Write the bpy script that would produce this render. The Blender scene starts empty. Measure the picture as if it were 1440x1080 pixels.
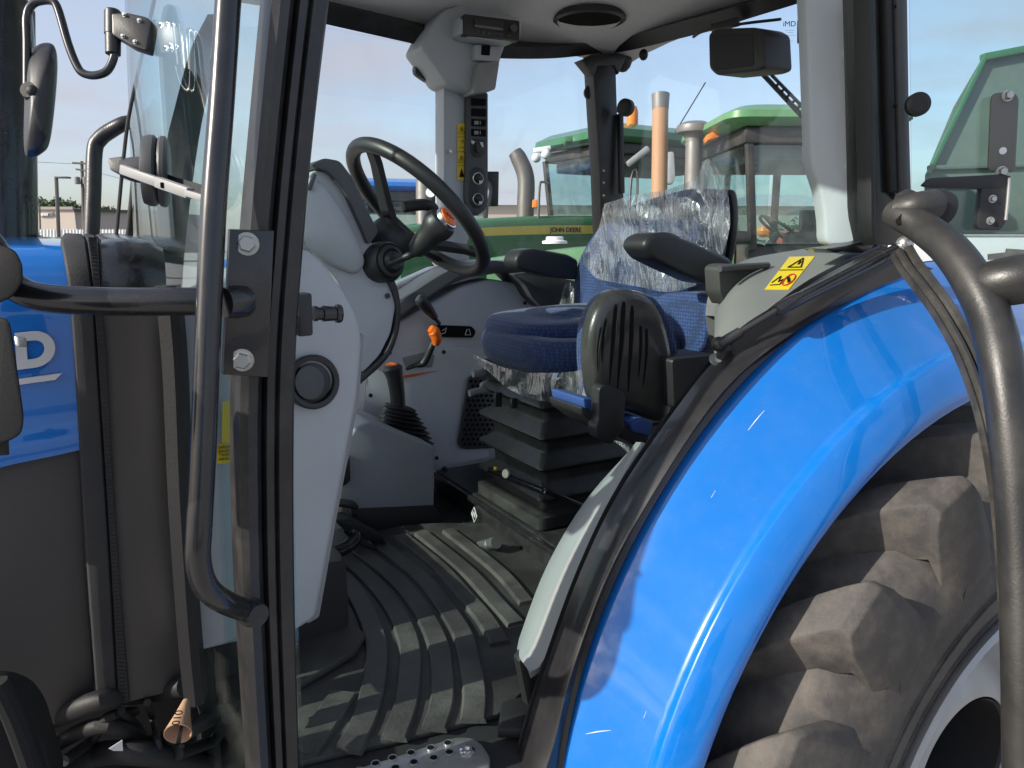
import bpy, bmesh, math, random
from mathutils import Vector, Matrix, noise
random.seed(7)
V = Vector
rad = math.radians
SC = bpy.context.scene
COL = SC.collection

# ------------------------------------------------------------------ camera
FPX, YAW, PIT = 1040.0, rad(30), rad(11)
CAM = V((0, 0, 1.65))
FW = V((math.sin(YAW)*math.cos(PIT), math.cos(YAW)*math.cos(PIT), -math.sin(PIT)))
RT = V((math.cos(YAW), -math.sin(YAW), 0))
UP = RT.cross(FW)
cd = bpy.data.cameras.new('camera')
cd.sensor_width = 36.0
cd.lens = 36.0*FPX/1440.0
cd.clip_start, cd.clip_end = 0.02, 2000
cam = bpy.data.objects.new('camera', cd)
COL.objects.link(cam)
cam.location = CAM
cam.rotation_euler = (math.pi/2 - PIT, 0, -YAW)
SC.camera = cam

# ------------------------------------------------------------------ sun, sky, exposure
SUN_DIR = V((-0.97, 0.068, 0.0)).normalized()
SUN_EL = rad(28)
to_sun = V((SUN_DIR.x*math.cos(SUN_EL), SUN_DIR.y*math.cos(SUN_EL), math.sin(SUN_EL)))
sd = bpy.data.lights.new('sun', 'SUN')
sd.energy, sd.angle, sd.color = 2.5, rad(0.6), (1.0, 0.93, 0.82)
sun = bpy.data.objects.new('sun', sd)
COL.objects.link(sun)
sun.rotation_euler = to_sun.to_track_quat('Z', 'Y').to_euler()
sun.location = (-6, 4, 9)
W = bpy.data.worlds.new('World')
SC.world = W
W.use_nodes = True
nt = W.node_tree
nt.nodes.clear()
wo = nt.nodes.new('ShaderNodeOutputWorld')
bg = nt.nodes.new('ShaderNodeBackground')
bg.inputs['Strength'].default_value = 0.102
sky = nt.nodes.new('ShaderNodeTexSky')
sky.sky_type = 'NISHITA'
sky.sun_disc = False
sky.sun_elevation = SUN_EL
sky.sun_rotation = math.atan2(SUN_DIR.x, SUN_DIR.y)
sky.air_density, sky.dust_density, sky.ozone_density = 1.0, 2.2, 2.2
tc = nt.nodes.new('ShaderNodeTexCoord')
mp = nt.nodes.new('ShaderNodeMapping')
mp.inputs['Scale'].default_value = (1.0, 1.0, 4.5)
cl = nt.nodes.new('ShaderNodeTexNoise')
cl.inputs['Scale'].default_value = 2.1
cl.inputs['Detail'].default_value = 6
cl.inputs['Roughness'].default_value = 0.55
cr_ = nt.nodes.new('ShaderNodeValToRGB')
cr_.color_ramp.elements[0].position = 0.42
cr_.color_ramp.elements[0].color = (0.30, 0.30, 0.30, 1)
cr_.color_ramp.elements[1].position = 0.62
cr_.color_ramp.elements[1].color = (0.95, 0.95, 0.95, 1)
mxw = nt.nodes.new('ShaderNodeMixRGB')
mxw.inputs['Color2'].default_value = (2.35, 2.42, 2.82, 1)     # thin cloud
L = nt.links.new
L(tc.outputs['Generated'], mp.inputs['Vector'])
L(mp.outputs['Vector'], cl.inputs['Vector'])
L(cl.outputs['Fac'], cr_.inputs['Fac'])
L(cr_.outputs['Color'], mxw.inputs['Fac'])
L(sky.outputs['Color'], mxw.inputs['Color1'])
L(mxw.outputs['Color'], bg.inputs['Color'])
L(bg.outputs['Background'], wo.inputs['Surface'])
vs = SC.view_settings
vs.view_transform, vs.look = 'Standard', 'None'
vs.exposure, vs.gamma, vs.use_curve_mapping = 1.32, 1.0, False
SC.cycles.transparent_max_bounces = 24
SC.cycles.max_bounces = 10
SC.cycles.caustics_reflective = False
SC.cycles.caustics_refractive = False

# ------------------------------------------------------------------ placing
def U(u, v, x=None, y=None, z=None, d=None, pl=None):
    """the point of the place seen in that direction on the plane x=, y=, z=, at depth d, or on plane pl"""
    r = FW*FPX + RT*(u-720) + UP*(540-v)
    if x is not None: t = x/r.x
    elif y is not None: t = y/r.y
    elif z is not None: t = (z-CAM.z)/r.z
    elif pl is not None: t = (pl[0]-CAM).dot(pl[1])/r.dot(pl[1])
    else: t = d/FPX
    return CAM + r*t

def crv(pts, n=6, closed=False):
    """Catmull-Rom through points of any dimension (tuples or vectors)"""
    P = [list(p) for p in pts]
    k = len(P)
    if k < 3 and not closed:
        out = []
        for i in range(n+1):
            t = i/n
            out.append(tuple(a+(b-a)*t for a, b in zip(P[0], P[-1])))
        return out
    out = []
    rng = range(k) if closed else range(k-1)
    for i in rng:
        if closed: a, b, c, d = P[(i-1) % k], P[i], P[(i+1) % k], P[(i+2) % k]
        else:
            b, c = P[i], P[i+1]
            a = P[i-1] if i > 0 else [2*q-w for q, w in zip(b, c)]
            d = P[i+2] if i+2 < k else [2*q-w for q, w in zip(c, b)]
        for j in range(n):
            t = j/n
            out.append(tuple(0.5*(2*q+(s-p)*t+(2*p-5*q+4*s-w)*t*t+(3*q-p-3*s+w)*t**3) for p, q, s, w in zip(a, b, c, d)))
    if not closed: out.append(tuple(P[-1]))
    return out

def rc(pts, r, n=4):
    """round the corners of a closed outline"""
    out = []
    k = len(pts)
    for i in range(k):
        p, a, b = V(pts[i]), V(pts[i-1]), V(pts[(i+1) % k])
        da, db = (a-p), (b-p)
        ra = min(r, da.length*.45); rb = min(r, db.length*.45)
        s, e = p+da.normalized()*ra, p+db.normalized()*rb
        for j in range(n+1):
            t = j/n
            out.append(tuple((1-t)**2*s + 2*t*(1-t)*p + t*t*e))
    return out

def ray(u, v, l):
    """a step of length l straight away from the viewer"""
    return (FW*FPX + RT*(u-720) + UP*(540-v)).normalized()*l

def hit(o, u, v):
    """point and normal where that line of sight meets object o"""
    from mathutils.bvhtree import BVHTree
    w = wpos(o)
    t = BVHTree.FromPolygons([q.co+w for q in o.data.vertices], [p.vertices for p in o.data.polygons])
    l, n, i, d = t.ray_cast(CAM, ray(u, v, 1))
    if l is None: return None, None
    return l, (n if n.dot(CAM-l) > 0 else -n)

def px(pts, **k): return [U(p[0], p[1], **k) for p in pts]

def resample(pts, n):
    P = [V(p) for p in pts]
    Ls = [0]
    for a, b in zip(P, P[1:]): Ls.append(Ls[-1]+(b-a).length)
    out = []
    for i in range(n):
        s = Ls[-1]*i/(n-1); j = 0
        while j < len(P)-2 and Ls[j+1] < s: j += 1
        t = (s-Ls[j])/max(1e-9, Ls[j+1]-Ls[j])
        out.append(P[j].lerp(P[j+1], min(1, max(0, t))))
    return out

# ------------------------------------------------------------------ mesh builder
class MB:
    def __init__(s): s.v, s.f, s.mi, s.cur = [], [], [], 0
    def add(s, vs_, fs):
        o = len(s.v)
        s.v += [V(p) for p in vs_]
        s.f += [tuple(i+o for i in f) for f in fs]
        s.mi += [s.cur]*len(fs)
        return s
    def addbm(s, bm):
        bm.verts.index_update()
        s.add([v.co.copy() for v in bm.verts], [[v.index for v in f.verts] for f in bm.faces])
        bm.free()
        return s
    def box(s, c, size, rot=None, bevel=0.0, seg=2):
        bm = bmesh.new()
        bmesh.ops.create_cube(bm, size=1)
        for v in bm.verts: v.co = V((v.co.x*size[0], v.co.y*size[1], v.co.z*size[2]))
        if bevel: bmesh.ops.bevel(bm, geom=bm.edges[:], offset=bevel, segments=seg, affect='EDGES', profile=.5)
        M = Matrix.Translation(V(c)) @ (rot.to_4x4() if rot is not None else Matrix())
        bm.transform(M)
        return s.addbm(bm)
    def bar(s, a, b, w, h, bevel=0.0, upv=(0, 0, 1)):
        """box between two points"""
        a, b = V(a), V(b); z = (b-a); l = z.length; z.normalize()
        xx = V(upv).cross(z)
        if xx.length < 1e-4: xx = V((1, 0, 0))
        xx.normalize(); yy = z.cross(xx)
        R = Matrix((xx, yy, z)).transposed()
        return s.box((a+b)/2, (w, h, l), R, bevel)
    def prism(s, pts, off, bevel=0.0, seg=2):
        P = [V(p) for p in pts]; off = V(off); n = len(P)
        bm = bmesh.new()
        A = [bm.verts.new(p) for p in P]; B = [bm.verts.new(p+off) for p in P]
        bm.faces.new(A); bm.faces.new(B[::-1])
        for i in range(n): bm.faces.new((A[i-1], A[i], B[i], B[i-1]))
        bmesh.ops.recalc_face_normals(bm, faces=bm.faces[:])
        if bevel:
            es = [e for e in bm.edges if (e.verts[0] in A and e.verts[1] in A) or (e.verts[0] in B and e.verts[1] in B)]
            try: bmesh.ops.bevel(bm, geom=es, offset=bevel, segments=seg, affect='EDGES', profile=.5, clamp_overlap=True)
            except Exception: pass
        return s.addbm(bm)
    def loft(s, rings, closed=True, cap=True):
        n = len(rings[0]); vs_ = [p for r in rings for p in r]; fs = []
        m = n if closed else n-1
        for i in range(len(rings)-1):
            for j in range(m):
                k = (j+1) % n
                fs.append((i*n+j, i*n+k, (i+1)*n+k, (i+1)*n+j))
        if cap and closed:
            fs.append(tuple(range(n))[::-1]); fs.append(tuple((len(rings)-1)*n+j for j in range(n)))
        return s.add(vs_, fs)
    def tube(s, pts, r, n=14, sub=6, cap=True, closed=False, flat=1.0):
        P = [V(p) for p in (crv(pts, sub, closed) if len(pts) > 2 else pts)]
        k = len(P)
        rr = (lambda t: r) if not isinstance(r, (list, tuple)) else (lambda t: r[min(len(r)-2, int(t*(len(r)-1)))]*(1-(t*(len(r)-1)-min(len(r)-2, int(t*(len(r)-1)))))+r[min(len(r)-2, int(t*(len(r)-1)))+1]*(t*(len(r)-1)-min(len(r)-2, int(t*(len(r)-1)))))
        T = []
        for i in range(k):
            a = P[i-1] if (i > 0 or closed) else P[i]; b = P[(i+1) % k] if (i < k-1 or closed) else P[i]
            T.append((b-a).normalized())
        nrm = T[0].orthogonal().normalized()
        rings = []
        for i in range(k):
            nrm = (nrm - T[i]*nrm.dot(T[i])).normalized()
            bn = T[i].cross(nrm); q = rr(i/max(1, k-1))
            rings.append([P[i]+(nrm*math.cos(2*math.pi*j/n)+bn*math.sin(2*math.pi*j/n)*flat)*q for j in range(n)])
        if closed: rings.append(rings[0]); cap = False
        return s.loft(rings, True, cap)
    def sweep(s, pts, prof, nrm, cap=True):
        """profile [(side, out)] swept along points; nrm = outward vector (or list)"""
        P = [V(p) for p in pts]; k = len(P); rings = []
        for i in range(k):
            t = (P[min(k-1, i+1)]-P[max(0, i-1)]).normalized()
            o = V(nrm[i] if isinstance(nrm, list) else nrm); o = (o-t*o.dot(t)).normalized(); sd_ = t.cross(o)
            rings.append([P[i]+sd_*a+o*b for a, b in prof])
        return s.loft(rings, True, cap)
    def grid(s, rows, thick=0.0, nrm=None):
        R = len(rows); Cn = len(rows[0])
        vs_ = [V(p) for r in rows for p in r]
        fs = [(i*Cn+j, i*Cn+j+1, (i+1)*Cn+j+1, (i+1)*Cn+j) for i in range(R-1) for j in range(Cn-1)]
        if not thick: return s.add(vs_, fs)
        N = []
        for i in range(R):
            for j in range(Cn):
                du = V(rows[i][min(Cn-1, j+1)])-V(rows[i][max(0, j-1)]); dv = V(rows[min(R-1, i+1)][j])-V(rows[max(0, i-1)][j])
                q = du.cross(dv); q = q.normalized() if q.length > 1e-12 else V((0, 0, 1))
                if nrm is not None and q.dot(V(nrm)) < 0: q = -q
                N.append(q)
        m = len(vs_)
        bk = [p - q*thick for p, q in zip(vs_, N)]
        f2 = [tuple(i+m for i in f[::-1]) for f in fs]
        bd = [j for j in range(Cn)] + [i*Cn+Cn-1 for i in range(1, R)] + [(R-1)*Cn+j for j in range(Cn-2, -1, -1)] + [i*Cn for i in range(R-2, 0, -1)]
        f3 = [(bd[i-1], bd[i], bd[i]+m, bd[i-1]+m) for i in range(len(bd))]
        return s.add(vs_+bk, fs+f2+f3)
    def lathe(s, prof, o, axis=(0, 0, 1), n=24, cap=True):
        o, a = V(o), V(axis).normalized(); e = a.orthogonal().normalized(); g = a.cross(e)
        rings = [[o+a*h+(e*math.cos(2*math.pi*j/n)+g*math.sin(2*math.pi*j/n))*r for j in range(n)] for r, h in prof]
        return s.loft(rings, True, cap)
    def ball(s, c, r, n=16, sc=(1, 1, 1), rot=None):
        bm = bmesh.new()
        bmesh.ops.create_uvsphere(bm, u_segments=n, v_segments=max(6, n//2), radius=r)
        bm.transform(Matrix.Translation(V(c)) @ (rot.to_4x4() if rot else Matrix()) @ Matrix.Diagonal((*sc, 1)))
        return s.addbm(bm)
    def soften(s, off, ang=24, seg=2):
        bm = bmesh.new(); vv = [bm.verts.new(p) for p in s.v]
        for f in s.f: bm.faces.new([vv[i] for i in f])
        bmesh.ops.recalc_face_normals(bm, faces=bm.faces[:])
        es = [e for e in bm.edges if len(e.link_faces) == 2 and e.calc_face_angle(0) > math.radians(ang)]
        bmesh.ops.bevel(bm, geom=es, offset=off, segments=seg, affect='EDGES', profile=.5, clamp_overlap=True)
        s.v, s.f, s.mi = [], [], []
        return s.addbm(bm)
    def hexa(s, c, axis, r, h):
        return s.lathe([(r*1.35, 0), (r*1.35, h*.18)], c, axis, 18).lathe([(r, h*.18), (r, h*.85), (r*.85, h)], c, axis, 6)

def wpos(o):
    p = V((0, 0, 0))
    while o: p += o.location; o = o.parent
    return p

def build(mb, name, mat, parent=None, smooth=True, ang=32, kind=None):
    if not mb.v: return None
    mn = V((min(p.x for p in mb.v), min(p.y for p in mb.v), min(p.z for p in mb.v)))
    mx = V((max(p.x for p in mb.v), max(p.y for p in mb.v), max(p.z for p in mb.v)))
    c = (mn+mx)/2
    if parent is None: c.z = mn.z
    me = bpy.data.meshes.new(name)
    me.from_pydata([p-c for p in mb.v], [], mb.f)
    bm = bmesh.new(); bm.from_mesh(me)
    bmesh.ops.recalc_face_normals(bm, faces=bm.faces[:])
    bm.to_mesh(me); bm.free()
    mats = mat if isinstance(mat, (list, tuple)) else [mat]
    for m in mats: me.materials.append(m)
    if len(mats) > 1: me.polygons.foreach_set('material_index', mb.mi)
    if smooth:
        me.polygons.foreach_set('use_smooth', [True]*len(me.polygons))
        me.set_sharp_from_angle(angle=rad(ang))
    o = bpy.data.objects.new(name, me)
    COL.objects.link(o)
    if parent is not None:
        o.parent = parent
        c = c-wpos(parent)
    o.location = c
    if kind: o['kind'] = kind
    return o

def thing(name, label, cat, loc, group=None):
    o = bpy.data.objects.new(name, None)
    o.empty_display_size = .2
    COL.objects.link(o); o.location = loc
    o['label'], o['category'] = label, cat
    if group: o['group'] = group
    return o

def tag(o, label, cat, group=None):
    o['label'], o['category'] = label, cat
    if group: o['group'] = group
    return o

def text(name, s, mat, parent, o, xdir, ydir, size, depth=0.001, bold=0.0, shear=0.0):
    c = bpy.data.curves.new(name, 'FONT')
    c.body, c.size, c.extrude, c.offset, c.shear = s, size, depth, bold, shear
    tmp = bpy.data.objects.new(name, c); COL.objects.link(tmp)
    me = bpy.data.meshes.new_from_object(tmp.evaluated_get(bpy.context.evaluated_depsgraph_get()))
    bpy.data.objects.remove(tmp); bpy.data.curves.remove(c)
    X, Y = V(xdir).normalized(), V(ydir)
    Y = (Y-X*Y.dot(X)).normalized(); Z = X.cross(Y)
    M = Matrix((X, Y, Z)).transposed().to_4x4()
    me.transform(M); me.materials.clear(); me.materials.append(mat)
    ob = bpy.data.objects.new(name, me); COL.objects.link(ob)
    ob.parent = parent; ob.location = V(o)-wpos(parent)
    return ob

# ------------------------------------------------------------------ materials
def mat(name, col, rough=.5, metal=0.0, coat=0.0, var=.15, vs_=12.0, bump=0.0, bs=250.0, dust=0.0, dustcol=(.20, .17, .13), dscale=5.0, spec=.5, weave=0.0, sheen=0.0):
    m = bpy.data.materials.new(name); m.use_nodes = True
    n, l = m.node_tree.nodes, m.node_tree.links
    b = n['Principled BSDF']
    b.inputs['Roughness'].default_value = rough
    b.inputs['Metallic'].default_value = metal
    b.inputs['Specular IOR Level'].default_value = spec
    b.inputs['Coat Weight'].default_value = coat
    b.inputs['Coat Roughness'].default_value = .03
    if sheen: b.inputs['Sheen Weight'].default_value = sheen
    g = n.new('ShaderNodeNewGeometry')
    t = n.new('ShaderNodeTexNoise'); t.inputs['Scale'].default_value = vs_; t.inputs['Detail'].default_value = 5
    l.new(g.outputs['Position'], t.inputs['Vector'])
    h = n.new('ShaderNodeMixRGB')
    h.inputs['Color1'].default_value = (*[c*(1-var) for c in col], 1)
    h.inputs['Color2'].default_value = (*[min(1, c*(1+var)) for c in col], 1)
    l.new(t.outputs['Fac'], h.inputs['Fac'])
    out = h.outputs['Color']
    if dust:
        t2 = n.new('ShaderNodeTexNoise'); t2.inputs['Scale'].default_value = dscale; t2.inputs['Detail'].default_value = 9; t2.inputs['Roughness'].default_value = .68
        l.new(g.outputs['Position'], t2.inputs['Vector'])
        rp = n.new('ShaderNodeMapRange'); rp.inputs['From Min'].default_value = .42; rp.inputs['From Max'].default_value = .72
        rp.inputs['To Max'].default_value = dust
        l.new(t2.outputs['Fac'], rp.inputs['Value'])
        h2 = n.new('ShaderNodeMixRGB'); h2.inputs['Color2'].default_value = (*dustcol, 1)
        l.new(rp.outputs['Result'], h2.inputs['Fac']); l.new(out, h2.inputs['Color1']); out = h2.outputs['Color']
        rr = n.new('ShaderNodeMapRange'); rr.inputs['To Min'].default_value = rough; rr.inputs['To Max'].default_value = min(1, rough+.5)
        l.new(rp.outputs['Result'], rr.inputs['Value']); l.new(rr.outputs['Result'], b.inputs['Roughness'])
    l.new(out, b.inputs['Base Color'])
    if bump:
        t3 = n.new('ShaderNodeTexNoise'); t3.inputs['Scale'].default_value = bs; t3.inputs['Detail'].default_value = 3
        l.new(g.outputs['Position'], t3.inputs['Vector'])
        bp = n.new('ShaderNodeBump'); bp.inputs['Strength'].default_value = bump; bp.inputs['Distance'].default_value = .002
        l.new(t3.outputs['Fac'], bp.inputs['Height']); l.new(bp.outputs['Normal'], b.inputs['Normal'])
    if weave:
        vo = n.new('ShaderNodeTexVoronoi'); vo.inputs['Scale'].default_value = weave; vo.feature = 'F1'; vo.inputs['Randomness'].default_value = .25
        l.new(g.outputs['Position'], vo.inputs['Vector'])
        bp = n.new('ShaderNodeBump'); bp.inputs['Strength'].default_value = .7; bp.inputs['Distance'].default_value = .003; bp.invert = True
        l.new(vo.outputs['Distance'], bp.inputs['Height']); l.new(bp.outputs['Normal'], b.inputs['Normal'])
        mr = n.new('ShaderNodeMapRange'); mr.inputs['From Max'].default_value = .6
        mr.inputs['To Min'].default_value = 1.5; mr.inputs['To Max'].default_value = .45
        l.new(vo.outputs['Distance'], mr.inputs['Value'])
        mm = n.new('ShaderNodeMixRGB'); mm.blend_type = 'MULTIPLY'; mm.inputs['Fac'].default_value = 1
        l.new(out, mm.inputs['Color1']); l.new(mr.outputs['Result'], mm.inputs['Color2']); l.new(mm.outputs['Color'], b.inputs['Base Color'])
    return m

def glassmat(name, tint, refl=.9, f0=.04, rough=0.0, dirt=0.0, pw=4.5):
    m = bpy.data.materials.new(name); m.use_nodes = True
    n, l = m.node_tree.nodes, m.node_tree.links
    n.clear()
    o = n.new('ShaderNodeOutputMaterial'); mx = n.new('ShaderNodeMixShader')
    tr = n.new('ShaderNodeBsdfTransparent'); tr.inputs['Color'].default_value = (*tint, 1)
    gl = n.new('ShaderNodeBsdfGlossy'); gl.inputs['Roughness'].default_value = rough
    lw = n.new('ShaderNodeLayerWeight'); lw.inputs['Blend'].default_value = .5
    p = n.new('ShaderNodeMath'); p.operation = 'POWER'; p.inputs[1].default_value = pw
    q = n.new('ShaderNodeMath'); q.operation = 'MULTIPLY_ADD'; q.inputs[1].default_value = refl; q.inputs[2].default_value = f0
    l.new(lw.outputs['Facing'], p.inputs[0]); l.new(p.outputs[0], q.inputs[0])
    l.new(q.outputs[0], mx.inputs['Fac'])
    if dirt:
        df = n.new('ShaderNodeBsdfDiffuse'); df.inputs['Color'].default_value = (.5, .5, .48, 1)
        g = n.new('ShaderNodeNewGeometry'); t = n.new('ShaderNodeTexNoise'); t.inputs['Scale'].default_value = 9; t.inputs['Detail'].default_value = 9
        l.new(g.outputs['Position'], t.inputs['Vector'])
        r = n.new('ShaderNodeMapRange'); r.inputs['From Min'].default_value = .4; r.inputs['From Max'].default_value = .8; r.inputs['To Max'].default_value = dirt
        l.new(t.outputs['Fac'], r.inputs['Value'])
        m2 = n.new('ShaderNodeMixShader'); l.new(r.outputs['Result'], m2.inputs['Fac']); l.new(tr.outputs[0], m2.inputs[1]); l.new(df.outputs[0], m2.inputs[2])
        l.new(m2.outputs[0], mx.inputs[1])
    else: l.new(tr.outputs[0], mx.inputs[1])
    l.new(gl.outputs[0], mx.inputs[2]); l.new(mx.outputs[0], o.inputs['Surface'])
    return m

def filmmat():
    m = bpy.data.materials.new('clear_film'); m.use_nodes = True
    n, l = m.node_tree.nodes, m.node_tree.links
    n.clear()
    o = n.new('ShaderNodeOutputMaterial')
    tr = n.new('ShaderNodeBsdfTransparent'); tr.inputs['Color'].default_value = (.97, .975, .98, 1)
    gl = n.new('ShaderNodeBsdfGlossy'); gl.inputs['Roughness'].default_value = .10
    df = n.new('ShaderNodeBsdfTranslucent'); df.inputs['Color'].default_value = (.88, .89, .90, 1)
    d2 = n.new('ShaderNodeBsdfDiffuse'); d2.inputs['Color'].default_value = (.85, .86, .87, 1)
    g = n.new('ShaderNodeNewGeometry')
    fac = None; hts = []
    for sc, rot, w, top in (((3, 30, 5), (.55, .1, .2), .013, .44), ((6, 24, 8), (-.35, .4, .5), .009, .36)):
        mpn = n.new('ShaderNodeMapping'); mpn.inputs['Scale'].default_value = sc; mpn.inputs['Rotation'].default_value = rot
        l.new(g.outputs['Position'], mpn.inputs['Vector'])
        t = n.new('ShaderNodeTexNoise'); t.inputs['Scale'].default_value = 1.0; t.inputs['Detail'].default_value = 2; t.inputs['Distortion'].default_value = 1.0
        l.new(mpn.outputs['Vector'], t.inputs['Vector'])
        ab = n.new('ShaderNodeMath'); ab.operation = 'SUBTRACT'; ab.inputs[1].default_value = .5; l.new(t.outputs['Fac'], ab.inputs[0])
        a2 = n.new('ShaderNodeMath'); a2.operation = 'ABSOLUTE'; l.new(ab.outputs[0], a2.inputs[0])
        r = n.new('ShaderNodeMapRange'); r.inputs['From Max'].default_value = w; r.inputs['To Min'].default_value = top; r.inputs['To Max'].default_value = .085
        l.new(a2.outputs[0], r.inputs['Value']); hts.append(a2)
        if fac is None: fac = r.outputs['Result']
        else:
            mx = n.new('ShaderNodeMath'); mx.operation = 'MAXIMUM'; l.new(fac, mx.inputs[0]); l.new(r.outputs['Result'], mx.inputs[1]); fac = mx.outputs[0]
    ad = n.new('ShaderNodeMath'); ad.operation = 'ADD'; l.new(hts[0].outputs[0], ad.inputs[0]); l.new(hts[1].outputs[0], ad.inputs[1])
    bp = n.new('ShaderNodeBump'); bp.inputs['Strength'].default_value = .45; bp.inputs['Distance'].default_value = .010
    l.new(ad.outputs[0], bp.inputs['Height'])
    for x in (gl, df, d2): l.new(bp.outputs['Normal'], x.inputs['Normal'])
    tb = n.new('ShaderNodeTexNoise'); tb.inputs['Scale'].default_value = 9; tb.inputs['Detail'].default_value = 3; l.new(g.outputs['Position'], tb.inputs['Vector'])
    rb = n.new('ShaderNodeMapRange'); rb.inputs['From Min'].default_value = .45; rb.inputs['From Max'].default_value = .68; rb.inputs['To Min'].default_value = .35; rb.inputs['To Max'].default_value = 2.0
    l.new(tb.outputs['Fac'], rb.inputs['Value'])
    mf = n.new('ShaderNodeMath'); mf.operation = 'MULTIPLY'; mf.use_clamp = True; l.new(fac, mf.inputs[0]); l.new(rb.outputs['Result'], mf.inputs[1]); fac = mf.outputs[0]
    ms = n.new('ShaderNodeMixShader'); ms.inputs['Fac'].default_value = .5
    l.new(df.outputs[0], ms.inputs[1]); l.new(d2.outputs[0], ms.inputs[2])
    m1 = n.new('ShaderNodeMixShader'); l.new(fac, m1.inputs['Fac']); l.new(tr.outputs[0], m1.inputs[1]); l.new(ms.outputs[0], m1.inputs[2])
    lw = n.new('ShaderNodeLayerWeight'); lw.inputs['Blend'].default_value = .5; l.new(bp.outputs['Normal'], lw.inputs['Normal'])
    pw = n.new('ShaderNodeMath'); pw.operation = 'POWER'; pw.inputs[1].default_value = 3.0; l.new(lw.outputs['Facing'], pw.inputs[0])
    pm = n.new('ShaderNodeMath'); pm.operation = 'MULTIPLY_ADD'; pm.inputs[1].default_value = .75; pm.inputs[2].default_value = .11; l.new(pw.outputs[0], pm.inputs[0])
    m2 = n.new('ShaderNodeMixShader'); l.new(pm.outputs[0], m2.inputs['Fac']); l.new(m1.outputs[0], m2.inputs[1]); l.new(gl.outputs[0], m2.inputs[2])
    l.new(m2.outputs[0], o.inputs['Surface'])
    return m

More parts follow.
